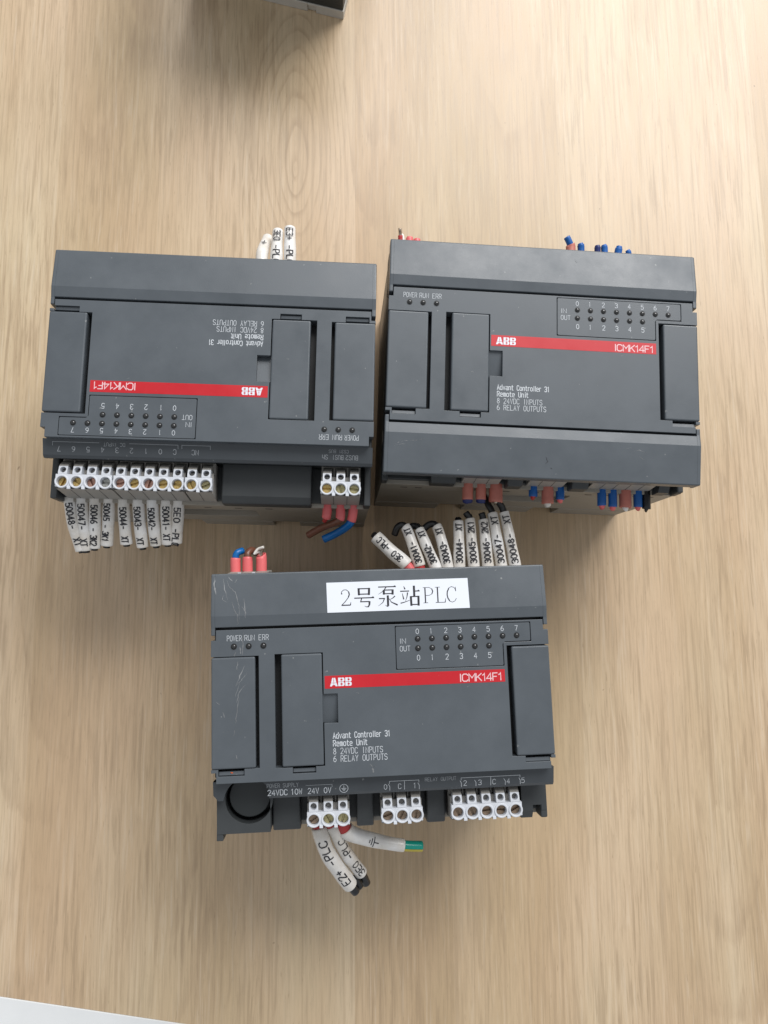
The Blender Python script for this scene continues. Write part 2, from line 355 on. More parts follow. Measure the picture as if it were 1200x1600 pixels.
# ---------------------------------------------------------------- single-line lettering (4 x 6 grid)
def _o(x0, y0, x1, y1, c=1): # chamfered box outline
    return [(x0 + c, y0), (x1 - c, y0), (x1, y0 + c), (x1, y1 - c), (x1 - c, y1), (x0 + c, y1), (x0, y1 - c), (x0, y0 + c), (x0 + c, y0)]
G = {
 '0': [_o(0, 0, 4, 6, 1.5)], '1': [[(1, 5), (2.2, 6), (2.2, 0)]],
 '2': [[(0, 4.9), (.9, 6), (3, 6), (4, 5), (4, 4), (0, 0), (4, 0)]],
 '3': [[(0, 5.2), (.9, 6), (3, 6), (4, 5.1), (4, 4.1), (3, 3.2), (1.6, 3.2)], [(3, 3.2), (4, 2.2), (4, 1), (3, 0), (.9, 0), (0, .9)]],
 '4': [[(3, 0), (3, 6), (0, 1.8), (4, 1.8)]],
 '5': [[(3.8, 6), (.4, 6), (.2, 3.3), (1, 3.8), (3, 3.8), (4, 2.9), (4, 1), (3, 0), (.9, 0), (0, .8)]],
 '6': [[(3.4, 6), (1.4, 5.2), (0, 3.0), (0, 1.3), (1.2, 0), (2.8, 0), (4, 1.2), (4, 2.3), (2.8, 3.4), (1.2, 3.4), (.2, 2.4)]],
 '7': [[(0, 6), (4, 6), (1.5, 0)]],
 '8': [_o(0, 0, 4, 3.1, 1.3), _o(.4, 3.1, 3.6, 6, 1.25)],
 'A': [[(0, 0), (2, 6), (4, 0)], [(.7, 2), (3.3, 2)]], 'B': [[(0, 0), (0, 6), (3, 6), (3.8, 5.2), (3.8, 4), (3, 3.2), (0, 3.2)], [(3, 3.2), (4, 2.3), (4, .9), (3, 0), (0, 0)]],
 'C': [[(4, 4.9), (3, 6), (1, 6), (0, 4.9), (0, 1.1), (1, 0), (3, 0), (4, 1.1)]],
 'D': [[(0, 0), (0, 6), (2.7, 6), (4, 4.7), (4, 1.3), (2.7, 0), (0, 0)]],
 'E': [[(3.8, 6), (0, 6), (0, 0), (3.8, 0)], [(0, 3.1), (3, 3.1)]], 'F': [[(3.8, 6), (0, 6), (0, 0)], [(0, 3.1), (3, 3.1)]],
 'I': [[(2, 0), (2, 6)]], 'K': [[(0, 0), (0, 6)], [(4, 6), (0, 2.4)], [(1.3, 3.5), (4, 0)]], 'L': [[(0, 6), (0, 0), (3.8, 0)]],
 'M': [[(0, 0), (0, 6), (2, 2.6), (4, 6), (4, 0)]], 'N': [[(0, 0), (0, 6), (4, 0), (4, 6)]], 'O': [_o(0, 0, 4, 6, 1.2)],
 'P': [[(0, 0), (0, 6), (3, 6), (4, 5), (4, 3.8), (3, 2.8), (0, 2.8)]], 'R': [[(0, 0), (0, 6), (3, 6), (4, 5), (4, 3.9), (3, 2.9), (0, 2.9)], [(2.4, 2.9), (4, 0)]],
 'S': [[(4, 5), (3, 6), (1, 6), (0, 5), (0, 4.1), (1, 3.2), (3, 2.9), (4, 2), (4, 1), (3, 0), (1, 0), (0, 1)]],
 'T': [[(0, 6), (4, 6)], [(2, 6), (2, 0)]], 'U': [[(0, 6), (0, 1.1), (1, 0), (3, 0), (4, 1.1), (4, 6)]], 'V': [[(0, 6), (2, 0), (4, 6)]],
 'W': [[(0, 6), (.9, 0), (2, 4), (3.1, 0), (4, 6)]], 'X': [[(0, 0), (4, 6)], [(0, 6), (4, 0)]], 'Y': [[(0, 6), (2, 3), (4, 6)], [(2, 3), (2, 0)]],
 '-': [[(.6, 2.8), (3.4, 2.8)]], '+': [[(.3, 3), (3.7, 3)], [(2, 1.3), (2, 4.7)]], ')': [[(0, 6), (1.6, 4.2)], [(1.6, 4.2), (1.6, 0)]],
 'a': [[(.4, 4.2), (3.2, 4.2), (3.8, 3.6), (3.8, 0), (.8, 0), (0, .8), (0, 1.6), (.8, 2.3), (3.8, 2.3)]],
 'd': [[(3.8, 6), (3.8, 0), (.9, 0), (0, .9), (0, 3.3), (.9, 4.2), (3.8, 4.2)]], 'e': [[(0, 2.2), (3.8, 2.2), (3.8, 3.3), (2.9, 4.2), (.9, 4.2), (0, 3.3), (0, .9), (.9, 0), (3.6, 0)]],
 'h': [[(0, 0), (0, 6)], [(0, 3.6), (1, 4.2), (2.8, 4.2), (3.6, 3.4), (3.6, 0)]], 'i': [[(2, 0), (2, 4.2)], [(2, 5.3), (2, 6)]], 'l': [[(2, 6), (2, 0)]],
 'm': [[(0, 0), (0, 4.2), (1.5, 4.2), (2, 3.7), (2, 0)], [(2, 3.7), (2.5, 4.2), (3.4, 4.2), (4, 3.6), (4, 0)]], 'n': [[(0, 0), (0, 4.2), (2.8, 4.2), (3.7, 3.3), (3.7, 0)]],
 'o': [_o(0, 0, 3.8, 4.2, .9)], 'r': [[(.5, 0), (.5, 4.2), (3.2, 4.2)]], 't': [[(1.3, 5.8), (1.3, .8), (2, 0), (3.2, 0)], [(.2, 4.2), (3, 4.2)]],
 'v': [[(0, 4.2), (1.9, 0), (3.8, 4.2)]],
}
NARROW = {'l': .55, 'i': .55, 'I': .5, '1': .75, 't': .85, 'r': .85}
def ribbons(bm, lines, w, fn, seg=99.0):
    """mitred flat strokes; fn(x, y, k) -> 3D; each stroke lies a hair above the last so none coincide"""
    for k, ln in enumerate(lines):
        pts = [Vector(p) for p in ln]
        q = [pts[0]]
        for a, b in zip(pts, pts[1:]):
            m = max(1, math.ceil((b - a).length / seg))
            for i in range(1, m + 1): q.append(a.lerp(b, i / m))
        pts = q; closed = (pts[0] - pts[-1]).length < 1e-6 and len(pts) > 3
        n = len(pts); L_, R_ = [], []
        for i in range(n):
            if closed and i in (0, n - 1): d0 = (pts[-1] - pts[-2]).normalized(); d1 = (pts[1] - pts[0]).normalized()
            else:
                d0 = (pts[i] - pts[i - 1]).normalized() if i else (pts[1] - pts[0]).normalized()
                d1 = (pts[i + 1] - pts[i]).normalized() if i < n - 1 else d0
            t = (d0 + d1); t = t.normalized() if t.length > 1e-6 else d0
            nn = Vector((-t.y, t.x)); c = max(.5, nn.dot(Vector((-d0.y, d0.x))))
            off = nn * (w / 2 / c); p = pts[i].copy()
            if not closed:
                if i == 0: p -= d1 * w * .4
                if i == n - 1: p += d0 * w * .4
            L_.append(bm.verts.new(fn(p.x + off.x, p.y + off.y, k))); R_.append(bm.verts.new(fn(p.x - off.x, p.y - off.y, k)))
        for i in range(n - 1):
            try: bm.faces.new((R_[i], R_[i + 1], L_[i + 1], L_[i]))
            except ValueError: pass
def text_lines(s, h, cw, pitch, prop=False):
    out = []; x = 0
    for ch in s:
        f = NARROW.get(ch, 1) if prop else 1
        for ln in G.get(ch, []):
            out.append([(x + (px / 4 - (.5 - f / 2 if prop else 0)) * cw, py / 6 * h) for px, py in ln])
        x += pitch * f
    return out, x - (pitch - cw)
def flat_text(s, x, y, h, width, z=0.03, w=.16, mat='print', parent=None, prop=False, slope=0.0):
    lines, tot = text_lines(s, h, 1.0, 1.42, prop)
    k = width / tot
    lines = [[(px * k, py) for px, py in ln] for ln in lines]
    bm = bmesh.new(); ribbons(bm, lines, w, lambda a, b, i: (a, b, .004 * (i % 4) + slope * b))
    for f in bm.faces: f.normal_update()
    return obj('lettering', mesh_from(bm, 'lettering', mat), parent, (x, y, z))
def tube_text(path, r, s, start, h, pitch, w, parent, rev=False, phi=0.0, mat='ink', loc=(0, 0, 0), lines=None):
    if lines is None: lines, tot = text_lines(s, h, pitch * .70, pitch)
    bm = bmesh.new(); sg = -1 if rev else 1
    def fn(a, b, k):
        c, T, sd, nn = path.at(start + sg * a)
        up = -sd * sg           # up = n x d
        ph = (b - h / 2) / r + phi; rr = r + .05 + .004 * (k % 4)
        return c + (up * math.sin(ph) + nn * math.cos(ph)) * rr
    ribbons(bm, lines, w, fn, .45)
    return obj('lettering', mesh_from(bm, 'lettering', mat), parent, loc)

# ================================================================ setting
def struct(name, me, **k):
    o = obj(name, me, None, **k); o['kind'] = 'structure'; return o
bm = bmesh.new()
d = Vector((78.3, -13.9)).normalized()
p0 = Vector((-143.8, -160.3)); e0 = p0 - d * 1400; e1 = p0 + d * 1700
prism_z(bm, [(e0.x, e0.y), (e1.x, e1.y), (1500, 1700), (-1500, 1700)], -25, 0)
struct('tabletop', mesh_from(bm, 'tabletop', 'wood'), bevel=.15)

# white tabletop butting on the wood at the lower left
nrm = Vector((d.y, -d.x))
if nrm.y > 0: nrm = -nrm
bm = bmesh.new()
a = e0 + nrm * .03; b_ = e1 + nrm * .03; c_ = e1 + nrm * 600; d_ = e0 + nrm * 600
prism_z(bm, [(a.x, a.y), (b_.x, b_.y), (c_.x, c_.y), (d_.x, d_.y)], -24, 0.4)
wt = bpy.data.objects.new('white_tabletop', None); C.objects.link(wt); wt.location = (p0.x * S, p0.y * S, -.024)
wt['label'] = 'glossy white tabletop showing as a thin wedge in the lower left corner'; wt['category'] = 'table'
o = obj('board', mesh_from(bm, 'board', 'laminate'), wt, (-p0.x, -p0.y, 24), bevel=.25, seg=2)

# ================================================================ the controller module
PIN = 5.18
IN_PINS = [53.3 - PIN * i for i in range(11)]      # 7 6 5 4 | 3 2 1 0 C | NC NC
BUS_PINS = [-53.4, -48.3, -43.2]
PWR_PINS = [-25.6, -20.45, -15.3]
REL_A = [.5, 5.55, 10.6]
REL_B = [25.5, 30.65, 35.8, 40.95, 46.1]

CACHE = {}
def cached(key, fn):
    if key not in CACHE: CACHE[key] = fn()
    return CACHE[key]

def m_screw():
    bm = bmesh.new(); r = 1.75
    for s in (1, -1):
        pts = arc(0, 0, r, 14, 166, 14)
        prism_z(bm, [(x, y * s) for x, y in pts][::s], -1.3, 0)
    ring(bm, 0, 0, .0001, r, -1.5, -1.15, 20)
    return bm
def screw(parent, x, y, z, i):
    k = random.choice(PAL[0])
    def mk(): return mesh_from(m_screw(), 'screw', SCREWS[k])
    return obj('screw', cached(('screw', k), mk), parent, (x, y, z), R(random.uniform(0, 180)))

def terminal_block(parent, pins, side, label=None, dy=0.0):
    """pluggable screw terminal strip; built for side=+1 (outer edge towards +y) and turned for -1"""
    n = len(pins); xc = (min(pins) + max(pins)) / 2; pitch = PIN if n > 5 or abs(max(pins) - min(pins)) > 20.5 or n in (2, 4) else (max(pins) - min(pins)) / (n - 1)
    root = bpy.data.objects.new('terminal_block', None)
    def mk():
        bm = bmesh.new(); xs = [(-n * pitch / 2 + pitch * (i + .5)) for i in range(n)]; W = n * pitch / 2 - .28
        for x in xs:
            holed(bm, max(-W, x - pitch / 2), min(W, x + pitch / 2), 38.3, 42.9, x, 40.95, 1.85, -9.5, -6.35)
            ring(bm, x, 40.95, 1.86, 2.52, -7.4, -6.0, 30, .12)
            # raised column behind, sloping back towards the device
            zf = lambda X, Y: -6.6 if Y > 35.0 else -6.6 - (35.0 - Y) * 1.25
            holed(bm, x - 1.62, x + 1.62, 35.1, 38.25, x, 36.55, 1.12, -11, -6.7, 24, zf=lambda X, Y: -6.5 - max(0, 37.4 - Y) * .32)
            if x != xs[-1]:
                box(bm, x + pitch / 2 - .6, x + pitch / 2 + .6, 42.85, 43.75, -7.2, -6.15)
        me = mesh_from(bm, 'pin_face', 'white')
        cb = bmesh.new()
        for x in xs:
            prism_x(cb, [(35.1, -12.5), (35.1, -7.25), (34.2, -7.9), (33.2, -9.4), (32.3, -11.6), (31.8, -13.5), (31.8, -14)], x - 1.62, x + 1.62)
        me4 = mesh_from(cb, 'pin_columns', 'term')  # shading of the slope put into the colour, grey behind the white face
        bm = bmesh.new()
        box(bm, -W - .02, W + .02, 31.5, 38.2, -20, -12.6)
        for x in xs[1:]:
            box(bm, x - pitch / 2 - .25, x - pitch / 2 + .25, 32.2, 38.1, -13, -10.5)
        prism_x(bm, [(38.3, -9.6), (43.45, -9.6), (43.45, -7.4), (44.9, -19.5), (44.9, -25.5), (45.5, -25.5), (45.5, -28), (36, -28), (36, -9.6)], -W, W)
        me2 = mesh_from(bm, 'block_body', 'term')
        bm = bmesh.new()
        for x in xs[1:]:
            prism_x(bm, [(43.5, -7.5), (45.05, -20), (44.5, -20), (43.2, -7.5)], x - pitch / 2 - .08, x - pitch / 2 + .08)
        me3 = mesh_from(bm, 'block_joint', 'black') if n > 1 else None
        return me, me2, me3, me4, xs
    me, me2, me3, me4, xs = cached(('tb', n, round(pitch, 2)), mk)
    # one part: body with the white face joined as material slots
    C.objects.link(root); root.parent = parent
    root.location = Vector((xc, dy * side, 0)) * S; root.rotation_euler = (0, 0, 0 if side > 0 else math.pi)
    if label: root['label'] = label
    obj('pin_face', me, root, bevel=.12, seg=1); obj('block_body', me2, root, bevel=.12, seg=1)
    obj('joint', me3, root); obj('pin_columns', me4, root, bevel=.12, seg=1)
    for i, x in enumerate(xs): screw(root, x, 40.95, -8.3, i)
    return root

def m_housing(side_open):
    """dark body under the front: side_open = set of sides (+1 top, -1 bottom) shown without cover"""
    bm = bmesh.new()
    box(bm, -59.6, 59.6, -25.2, 30.8, -22, -5.2); box(bm, -40.6, 59.6, -30.8, -25.1, -22, -5.3)     # spine
    for s in (1, -1):
        y = lambda a, b: (a * s, b * s) if s > 0 else (b * s, a * s)
        box(bm, -59.6, 59.6, *y(30.8, 44.6), -24, -20.5)              # pocket floor
        # end cheeks
        for e in (1, -1):
            x0, x1 = (57.3, 59.8) if e > 0 else (-59.8, -57.3)
            box(bm, x0, x1, *y(30.8, 46.3), -22, -14.4 if s < 0 else -13.2)
    return bm
def strip_profile(s, top):
    return [(y * s, z) for y, z in top]

GROUND = [[(0, 0), (0, 1.1)], [(-1, 0), (1, 0)], [(-.6, -.45), (.6, -.45)], [(-.25, -.9), (.25, -.9)]]

def module(name, label, loc, rz, top_cover, bottom_cover):
    root = bpy.data.objects.new(name, None); C.objects.link(root)
    root.location = (loc[0] * S, loc[1] * S, 0); root.rotation_euler = (0, 0, rz)
    root['label'] = label; root['category'] = 'control module'; root['group'] = 'control modules standing on the table'
    def part(n, me, l=(0, 0, 0), parent=None, **k):
        if parent is None: return obj(n, me, root, (l[0], l[1], l[2] + 83.02), **k)
        return obj(n, me, parent, l, **k)
    # rear base, putty coloured, rail clips and slots cut into its long sides
    def mk():
        bm = bmesh.new()
        box(bm, -59.2, 59.2, -43.8, 43.8, 0.02, 60.9)
        for s in (1, -1):
            def bx(x0, x1, z0, z1, o=46.3):
                box(bm, x0, x1, *((43.7, o) if s > 0 else (-o, -43.7)), z0, z1)
            bx(-59.5, 59.5, 50.5, 61.2)
            bx(-59.5, -14, 30, 50.4); bx(20, 59.5, 30, 50.4)
            bx(-59.5, 59.5, 14, 29.9, 46.1)
            bx(-59.5, -30, 0.05, 13.9, 46.3); bx(-18, 14, 0.05, 13.9, 46.3); bx(26, 58, 0.05, 13.9, 46.3)
        box(bm, 59.1, 59.5, -43, 43, 4, 58); box(bm, -59.5, -59.1, -43, 43, 4, 58)
        return mesh_from(bm, 'rear_base', 'beige')
    base = obj('rear_base', cached('base', mk), root, bevel=.35)
    def mk():
        bm = bmesh.new(); box(bm, -1.4, 1.4, 0, .34, 0, 1.2); return mesh_from(bm, 'vent_slot', 'black')
    for x in (-50, -44, -20, -8, 4, 26, 34, 46, 52):
        for s in (1, -1): obj('vent_slot', cached('slots', mk), root, (x, 46.0 if s > 0 else -46.34, 54.5))
    part('housing', cached('housing', lambda: mesh_from(m_housing(None), 'housing', 'dark')), bevel=.5)
    # filler blocks that fill the rows between terminal strips
    fill = {1: [(-37.2, -3.2)], -1: [(-40.6, -30.6), (-10.4, -4.2), (15.2, 22.0), (50.2, 59.5)]}
    for s in (1, -1):
        for (x0, x1) in fill[s]:
            def mk(x0=x0, x1=x1, s=s):
                bm = bmesh.new()
                prof = [(31.0, -22), (31.0, -13.6), (43.5, -14.2), (46.4, -16.0), (46.5, -22)]
                if (x0, x1) == (50.2, 59.5):
                    prism_x(bm, [(a * s, b) for a, b in prof], x0, 54.4)
                    prism_x(bm, [(a * s, b) for a, b in prof], 57.6, x1)
                    prism_x(bm, [(a * s, b) for a, b in [(31.0, -22), (31.0, -13.6), (41.6, -14.1), (41.8, -22)]], 54.4, 57.6)
                    bmesh.ops.remove_doubles(bm, verts=bm.verts, dist=.001)
                else: prism_x(bm, [(a * s, b) for a, b in prof], x0, x1)
                return mesh_from(bm, 'filler_block', 'dark')
            part('filler_block', cached(('fill', x0, s), mk), bevel=.6, seg=3)
    # ---- front panel with its real openings
    def keep(x, y):
        if x < -43.5 and -21.3 < y < 16.7: return False
        if -57.6 < x < -48.7 and -23.6 < y < -21.0: return False
        if -38.0 < x < -21.1 and -21.6 < y < 17.0: return False
        if -32.2 < x < -24.2 and -23.7 < y < -21: return False
        if -21.2 < x < -16.2 and -7.3 < y < 2.7: return False
        if x > 44.6 and -21.3 < y < 17.1: return False
        if 49.3 < x < 58.4 and -23.5 < y < -21: return False
        if 4.7 < x < 53.7 and 18.3 < y < 25.3: return False
        if 4.7 < x < 43.5 and 10.0 < y < 18.4: return False
        if abs(x) > 58.3 and (y > 22.4 or y < -22.4): return False
        return True
    def mk():
        xs = [-60, -58.3, -57.6, -48.7, -43.5, -38, -32.2, -24.2, -21.1, -16.2, 4.7, 43.5, 44.6, 49.3, 53.7, 58.3, 58.4, 60]
        ys = [-25.95, -23.7, -23.6, -23.5, -22.4, -21.6, -21.3, -7.3, 2.7, 10.0, 16.7, 17.0, 17.1, 18.3, 22.4, 25.3, 25.95]
        bm = grid_plate(xs, ys, keep, -5.0, 0)
        return mesh_from(bm, 'front_panel', 'grey')
    panel = part('front_panel', cached('panel', mk), bevel=.22, seg=2)
    def mk():
        bm = bmesh.new()
        prism_x(bm, [(2.7, -5), (2.7, -.9), (-7.25, -2.4), (-7.25, -5)], -21.6, -16.25)
        return mesh_from(bm, 'finger_recess', 'grey')
    part('finger_recess', cached('recess', mk))
    for x0, x1 in ((-57.5, -48.8), (-32.1, -24.3), (49.4, 58.3)):
        def mk():
            bm = bmesh.new(); prism_x(bm, [(-23.4, -4.5), (-23.4, -.75), (-22.1, -.95), (-22.1, -4.5)], x0, x1)
            return mesh_from(bm, 'latch', 'grey')
        part('latch', cached(('latch', x0), mk), bevel=.1, seg=1)
    for x0, x1, y0, y1 in ((-59.9, -43.3, -21.3, 16.7), (-38, -21.1, -21.6, 17), (44.6, 59.9, -21.3, 17.1)):
        def mk():
            bm = bmesh.new(); box(bm, x0, x1, y0, y1, -5.2, -4.9)
            return mesh_from(bm, 'slot_floor', 'black')
        part('slot_floor', cached(('slotfloor', x0), mk))
    # ---- three flaps
    for key, (x0, x1, y0, y1) in {'a': (-59.9, -44.75, -21.15, 16.45), 'b': (-35.7, -21.45, -21.3, 16.8), 'c': (46.3, 59.9, -21.15, 16.7)}.items():
        def mk():
            bm = bmesh.new()
            box(bm, x0, x1, y0, y1, -4.6, .35)
            return mesh_from(bm, 'flap', 'grey')
        part('flap', cached(('flap', key), mk), bevel=.55, seg=3)
    # ---- indicator window plate with lenses
    def mk():
        pts = rounded([(4.95, 10.25), (43.2, 10.25), (43.2, 17.9), (44.0, 18.6), (53.4, 18.6), (53.4, 25.1), (4.95, 25.1)], .55)
        bm = bmesh.new(); prism_z(bm, pts, -3, .06); return mesh_from(bm, 'indicator_window', 'grey')
    win = part('indicator_window', cached('win', mk), bevel=.12, seg=1)
    def mk_led():
        bm = bmesh.new()
        bmesh.ops.create_uvsphere(bm, u_segments=20, v_segments=10, radius=.82)
        for v in list(bm.verts):
            v.co.z = v.co.z * .75
        bmesh.ops.delete(bm, geom=[v for v in bm.verts if v.co.z < -.2], context='VERTS')
        return mesh_from(bm, 'indicator_light', 'led', True)
    def mk_rim():
        bm = bmesh.new(); ring(bm, 0, 0, .8, 1.06, -.05, .05, 22); return mesh_from(bm, 'rim', 'black')
    leds = [(12.7 + 5.11 * i, 20.6, win) for i in range(8)] + [(12.7 + 5.11 * i, 17.3, win) for i in range(6)] + [(-52.06 + 5.14 * i, 20.15, panel) for i in range(3)]
    for x, y, p in leds:
        o = obj('indicator_light', cached('led', mk_led), p, (x, y, .05)); obj('indicator_rim', cached('rim', mk_rim), p, (x, y, .08))
    for i in range(8): flat_text(str(i), 12.2 + 5.11 * i, 22.35, 1.75, .95 if i != 1 else .5, .09, .15, 'print', win)
    for i in range(6): flat_text(str(i), 12.3 + 5.11 * i, 13.05, 1.85, .95 if i != 1 else .5, .09, .17, 'print', win)
    flat_text('IN', 6.2, 19.15, 1.7, 2.2, .09, .13, 'print', win, True); flat_text('OUT', 6.3, 16.45, 1.75, 3.6, .09, .14, 'print', win)
    for s_, x, w in (('POWER', -54.4, 5.0), ('RUN', -48.3, 3.4), ('ERR', -43.35, 3.35)): flat_text(s_, x, 22.1, 1.85, w, .03, .13, 'print', panel)
    for s_, y, w, h, bw, pr in (('Advant Controller 31', -12.5, 19.7, 1.9, .24, True), ('Remote Unit', -15.1, 11.8, 1.9, .24, True), ('8 24VDC INPUTS', -17.8, 17.1, 1.95, .155, False), ('6 RELAY OUTPUTS', -20.35, 18.6, 1.95, .155, False)):
        flat_text(s_, -18.1, y, h, w, .03, bw, 'print', panel, pr)
    # ---- red stripe with logo and type number
    def mk():
        bm = bmesh.new(); box(bm, -20.6, 43.45, 4.5, 8.85, 0.0, .05); return mesh_from(bm, 'brand_stripe', 'red')
    stripe = part('brand_stripe', cached('stripe', mk), (0, 0, 0.0))
    def mk():
        bm = bmesh.new(); h = 2.9; gp = .13
        def poly(p): prism_z(bm, p, 0, .03)
        yb, ym, yt = 0, 1.25, h
        # A : split by a vertical and a horizontal gap
        x = 0
        for s_ in (1, -1):
            f = lambda px: x + 1.3 + s_ * (px)
            o1 = [(f(1.35), yb), (f(.62), yb), (f(.45), .42), (f(gp / 2), .42), (f(gp / 2), ym - gp / 2 - .1), (f(.98), ym - gp / 2 - .1)]
            o2 = [(f(.93), ym + gp / 2 - .1), (f(gp / 2), ym + gp / 2 - .1), (f(gp / 2), 1.75), (f(.16), 1.75), (f(.10), 2.0), (f(gp / 2), 2.1), (f(gp / 2), yt), (f(.52), yt)]
            poly(o1 if s_ > 0 else o1[::-1]); poly(o2 if s_ > 0 else o2[::-1])
        for x in (2.85, 5.35):
            for b0, b1 in ((0, 1.38), (1.52, 2.9)):
                poly([(x, b0), (x + 1.05, b0), (x + 1.05, b0 + .42), (x + .82, b0 + .42), (x + .82, b1 - .42), (x + 1.05, b1 - .42), (x + 1.05, b1), (x, b1)])
                poly([(x + 1.19, b0), (x + 1.85, b0), (x + 2.15, b0 + .22), (x + 2.25, b0 + .55), (x + 2.2, b1 - .3), (x + 1.9, b1), (x + 1.19, b1), (x + 1.19, b1 - .42), (x + 1.55, b1 - .48), (x + 1.55, b0 + .48), (x + 1.19, b0 + .42)])
        return mesh_from(bm, 'logo', 'sticker')
    obj('logo', cached('logo', mk), stripe, (-18.75, 5.2, .06))
    if 'typeno' not in M: M['typeno'] = plastic('pink_white_print', (.78, .52, .54), rough=.45, var=.1)
    def mk():
        bm = bmesh.new(); x = 0; lines = []
        for ch, w in zip('ICMK14F1', (.55, 2.05, 2.25, 1.95, 1.1, 1.95, 1.75, 1.1)):
            src = {'1': [[(.2, 4.6), (2.0, 5.0), (2.9, 6), (2.9, 0)]], '4': [[(3.1, 0), (3.1, 6), (0, 1.6), (4, 1.6)]]}.get(ch, G[ch])
            for ln in src: lines.append([(x + (px / 4 * w if ch != 'I' else w / 2), py / 6 * 2.5) for px, py in ln])
            x += w + .42
        k = 15.4 / x
        ribbons(bm, [[(a * k, b) for a, b in ln] for ln in lines], .36, lambda a, b, i: (a, b, .004 * (i % 4)))
        return mesh_from(bm, 'type_number', M['typeno'])
    obj('type_number', cached('type', mk), stripe, (27.2, 5.15, .08))
    # ---- long sides: cover or open terminals
    for s, cov in ((1, top_cover), (-1, bottom_cover)):
        if cov:
            def mk(s=s):
                bm = bmesh.new()
                edge = [(45.3, -.78), (45.55, -.9), (45.72, -1.12), (45.78, -1.4)]
                prof = [(26.85, -4.5), (26.85, -.25), (26.92, -.08), (27.08, 0.02), (30.8, .6)] + edge + [(45.78, -5.2), (44.6, -5.2), (44.6, -3), (30, -3), (30, -4.5)]
                prism_x(bm, [(y * s, z) for y, z in prof], -58.56, 58.56)
                tab = [(24.1, -6.5), (24.1, -.2), (24.2, -.05), (24.4, 0), (26.6, .0), (30.8, .6)] + edge + [(45.78, -6.5)]
                xs = [58.6, 59.5, 59.8, 59.95, 60.0]; dz = [0, 0, -.07, -.2, -.42]
                for e in (1, -1):
                    rows = []
                    for x, d_z in zip(xs, dz):
                        rows.append([bm.verts.new((x * e, (y - (max(0, -d_z) * .8 if y > 45 else 0)) * s, z if z < -3 else z + d_z)) for y, z in tab])
                    for A, B in zip(rows, rows[1:]):
                        for i in range(len(A)): bm.faces.new((A[i], A[(i + 1) % len(A)], B[(i + 1) % len(A)], B[i]))
                    bm.faces.new(rows[0]); bm.faces.new(rows[-1])
                return mesh_from(bm, 'terminal_cover', 'grey')
            part('terminal_cover', cached(('cover', s), mk))
        else:
            def mk(s=s):
                bm = bmesh.new()
                prof = [(25.9, -6), (25.9, -2.9), (27.0, -3.2), (31.6, -4.3), (32.6, -5.2), (32.6, -6.6), (30.8, -7.6), (25.9, -7.6)]
                if s > 0: prism_x(bm, [(y, z) for y, z in prof], -59.9, 59.9)
                else:
                    prism_x(bm, [(-y, z) for y, z in prof], -40.9, 59.9)
                    # left end is cut away round the circular well
                    cx, cy, r = -48.1, -33.2, 8.3
                    def yl(x):
                        e = -32.6 if x > -58.4 else -30.6 - (x + 59.9) * 1.33
                        q = r * r - (x - cx) ** 2
                        if q > 0: e = max(e, min(-26.15, cy + math.sqrt(q)))
                        return e
                    X = [-59.9, -58.4] + [-58 + .35 * i for i in range(49)] + [-40.95]
                    X = [x for x in X if x <= -40.95]
                    tz = lambda y: -3.0 - max(0, -26.2 - y) * .235
                    for a, b in zip(X, X[1:]):
                        ya, yb = yl(a), yl(b)
                        V = [(a, -25.9, -3.0), (b, -25.9, -3.0), (b, yb, tz(yb)), (a, ya, tz(ya))]
                        t = [bm.verts.new(v) for v in V]; u = [bm.verts.new((v[0], v[1], -7.6)) for v in V]
                        bm.faces.new(t); bm.faces.new(u[::-1]); bm.faces.new((t[2], u[2], u[3], t[3]))
                        if a == X[0]: bm.faces.new((t[0], t[3], u[3], u[0]))
                    bmesh.ops.remove_doubles(bm, verts=bm.verts, dist=.0005)
                return mesh_from(bm, 'terminal_ledge', 'ledge')
            led = part('terminal_ledge', cached(('ledge', s), mk))
            sl = -.24 * -1
            def lt(t, x, y, h, w, bw=.16, mt='printdim'):
                # lettering lies on the sloping ledge face
                lines, tot = text_lines(t, h, 1.0, 1.42)
                k = w / tot; bm = bmesh.new()
                ribbons(bm, [[(x + px * k, y + py) for px, py in ln] for ln in lines], bw, lambda a, b, i: (a, b, -3.12 - (abs(b) - 27.0) * .239 + .004 * (i % 4)))
                return obj('lettering', mesh_from(bm, 'lettering', mt), led)
            def ll(lines, bw=.13, mt='printdim'):
                bm = bmesh.new()
                ribbons(bm, lines, bw, lambda a, b, i: (a, b, -3.11 - (abs(b) - 27.0) * .239 + .004 * (i % 5)))
                return obj('bracket_line', mesh_from(bm, 'bracket_line', mt), led)
            if s > 0:
                for i, t in enumerate('76543210C'): lt(t, IN_PINS[i] + .35, 28.6, 1.75, 1.0)
                lt('NC', 4.1, 28.6, 1.75, 2.4); lt('DC INPUT', 30.6, 26.9, 1.2, 7.6, .12)
                ll([[(56.4, 28.3), (56.4, 27.0), (39.8, 27.0)], [(29.0, 27.0), (11.5, 27.0), (11.5, 28.3)]]); ll([[(10.1, 28.3), (10.1, 27.0), (-.2, 27.0), (-.2, 28.3)]])
                lt('BUS2', -54.4, 28.9, 1.6, 4.4, .14); lt('BUS1', -49.0, 28.9, 1.6, 4.0, .14); lt('Sh', -43.2, 28.9, 1.6, 2.0, .14); lt('CS31 BUS', -50.9, 27.0, 1.1, 7.2, .11)
            else:
                lt('POWER SUPPLY', -41.4, -28.75, 1.35, 10.8, .13); lt('24VDC', -41.2, -31.5, 1.9, 6.7, .19, 'print'); lt('10W', -33.2, -31.5, 1.9, 3.8, .19, 'print')
                lt('24V', -27.3, -31.5, 1.9, 3.7, .18, 'print'); lt('0V', -21.7, -31.5, 1.9, 2.4, .18, 'print')
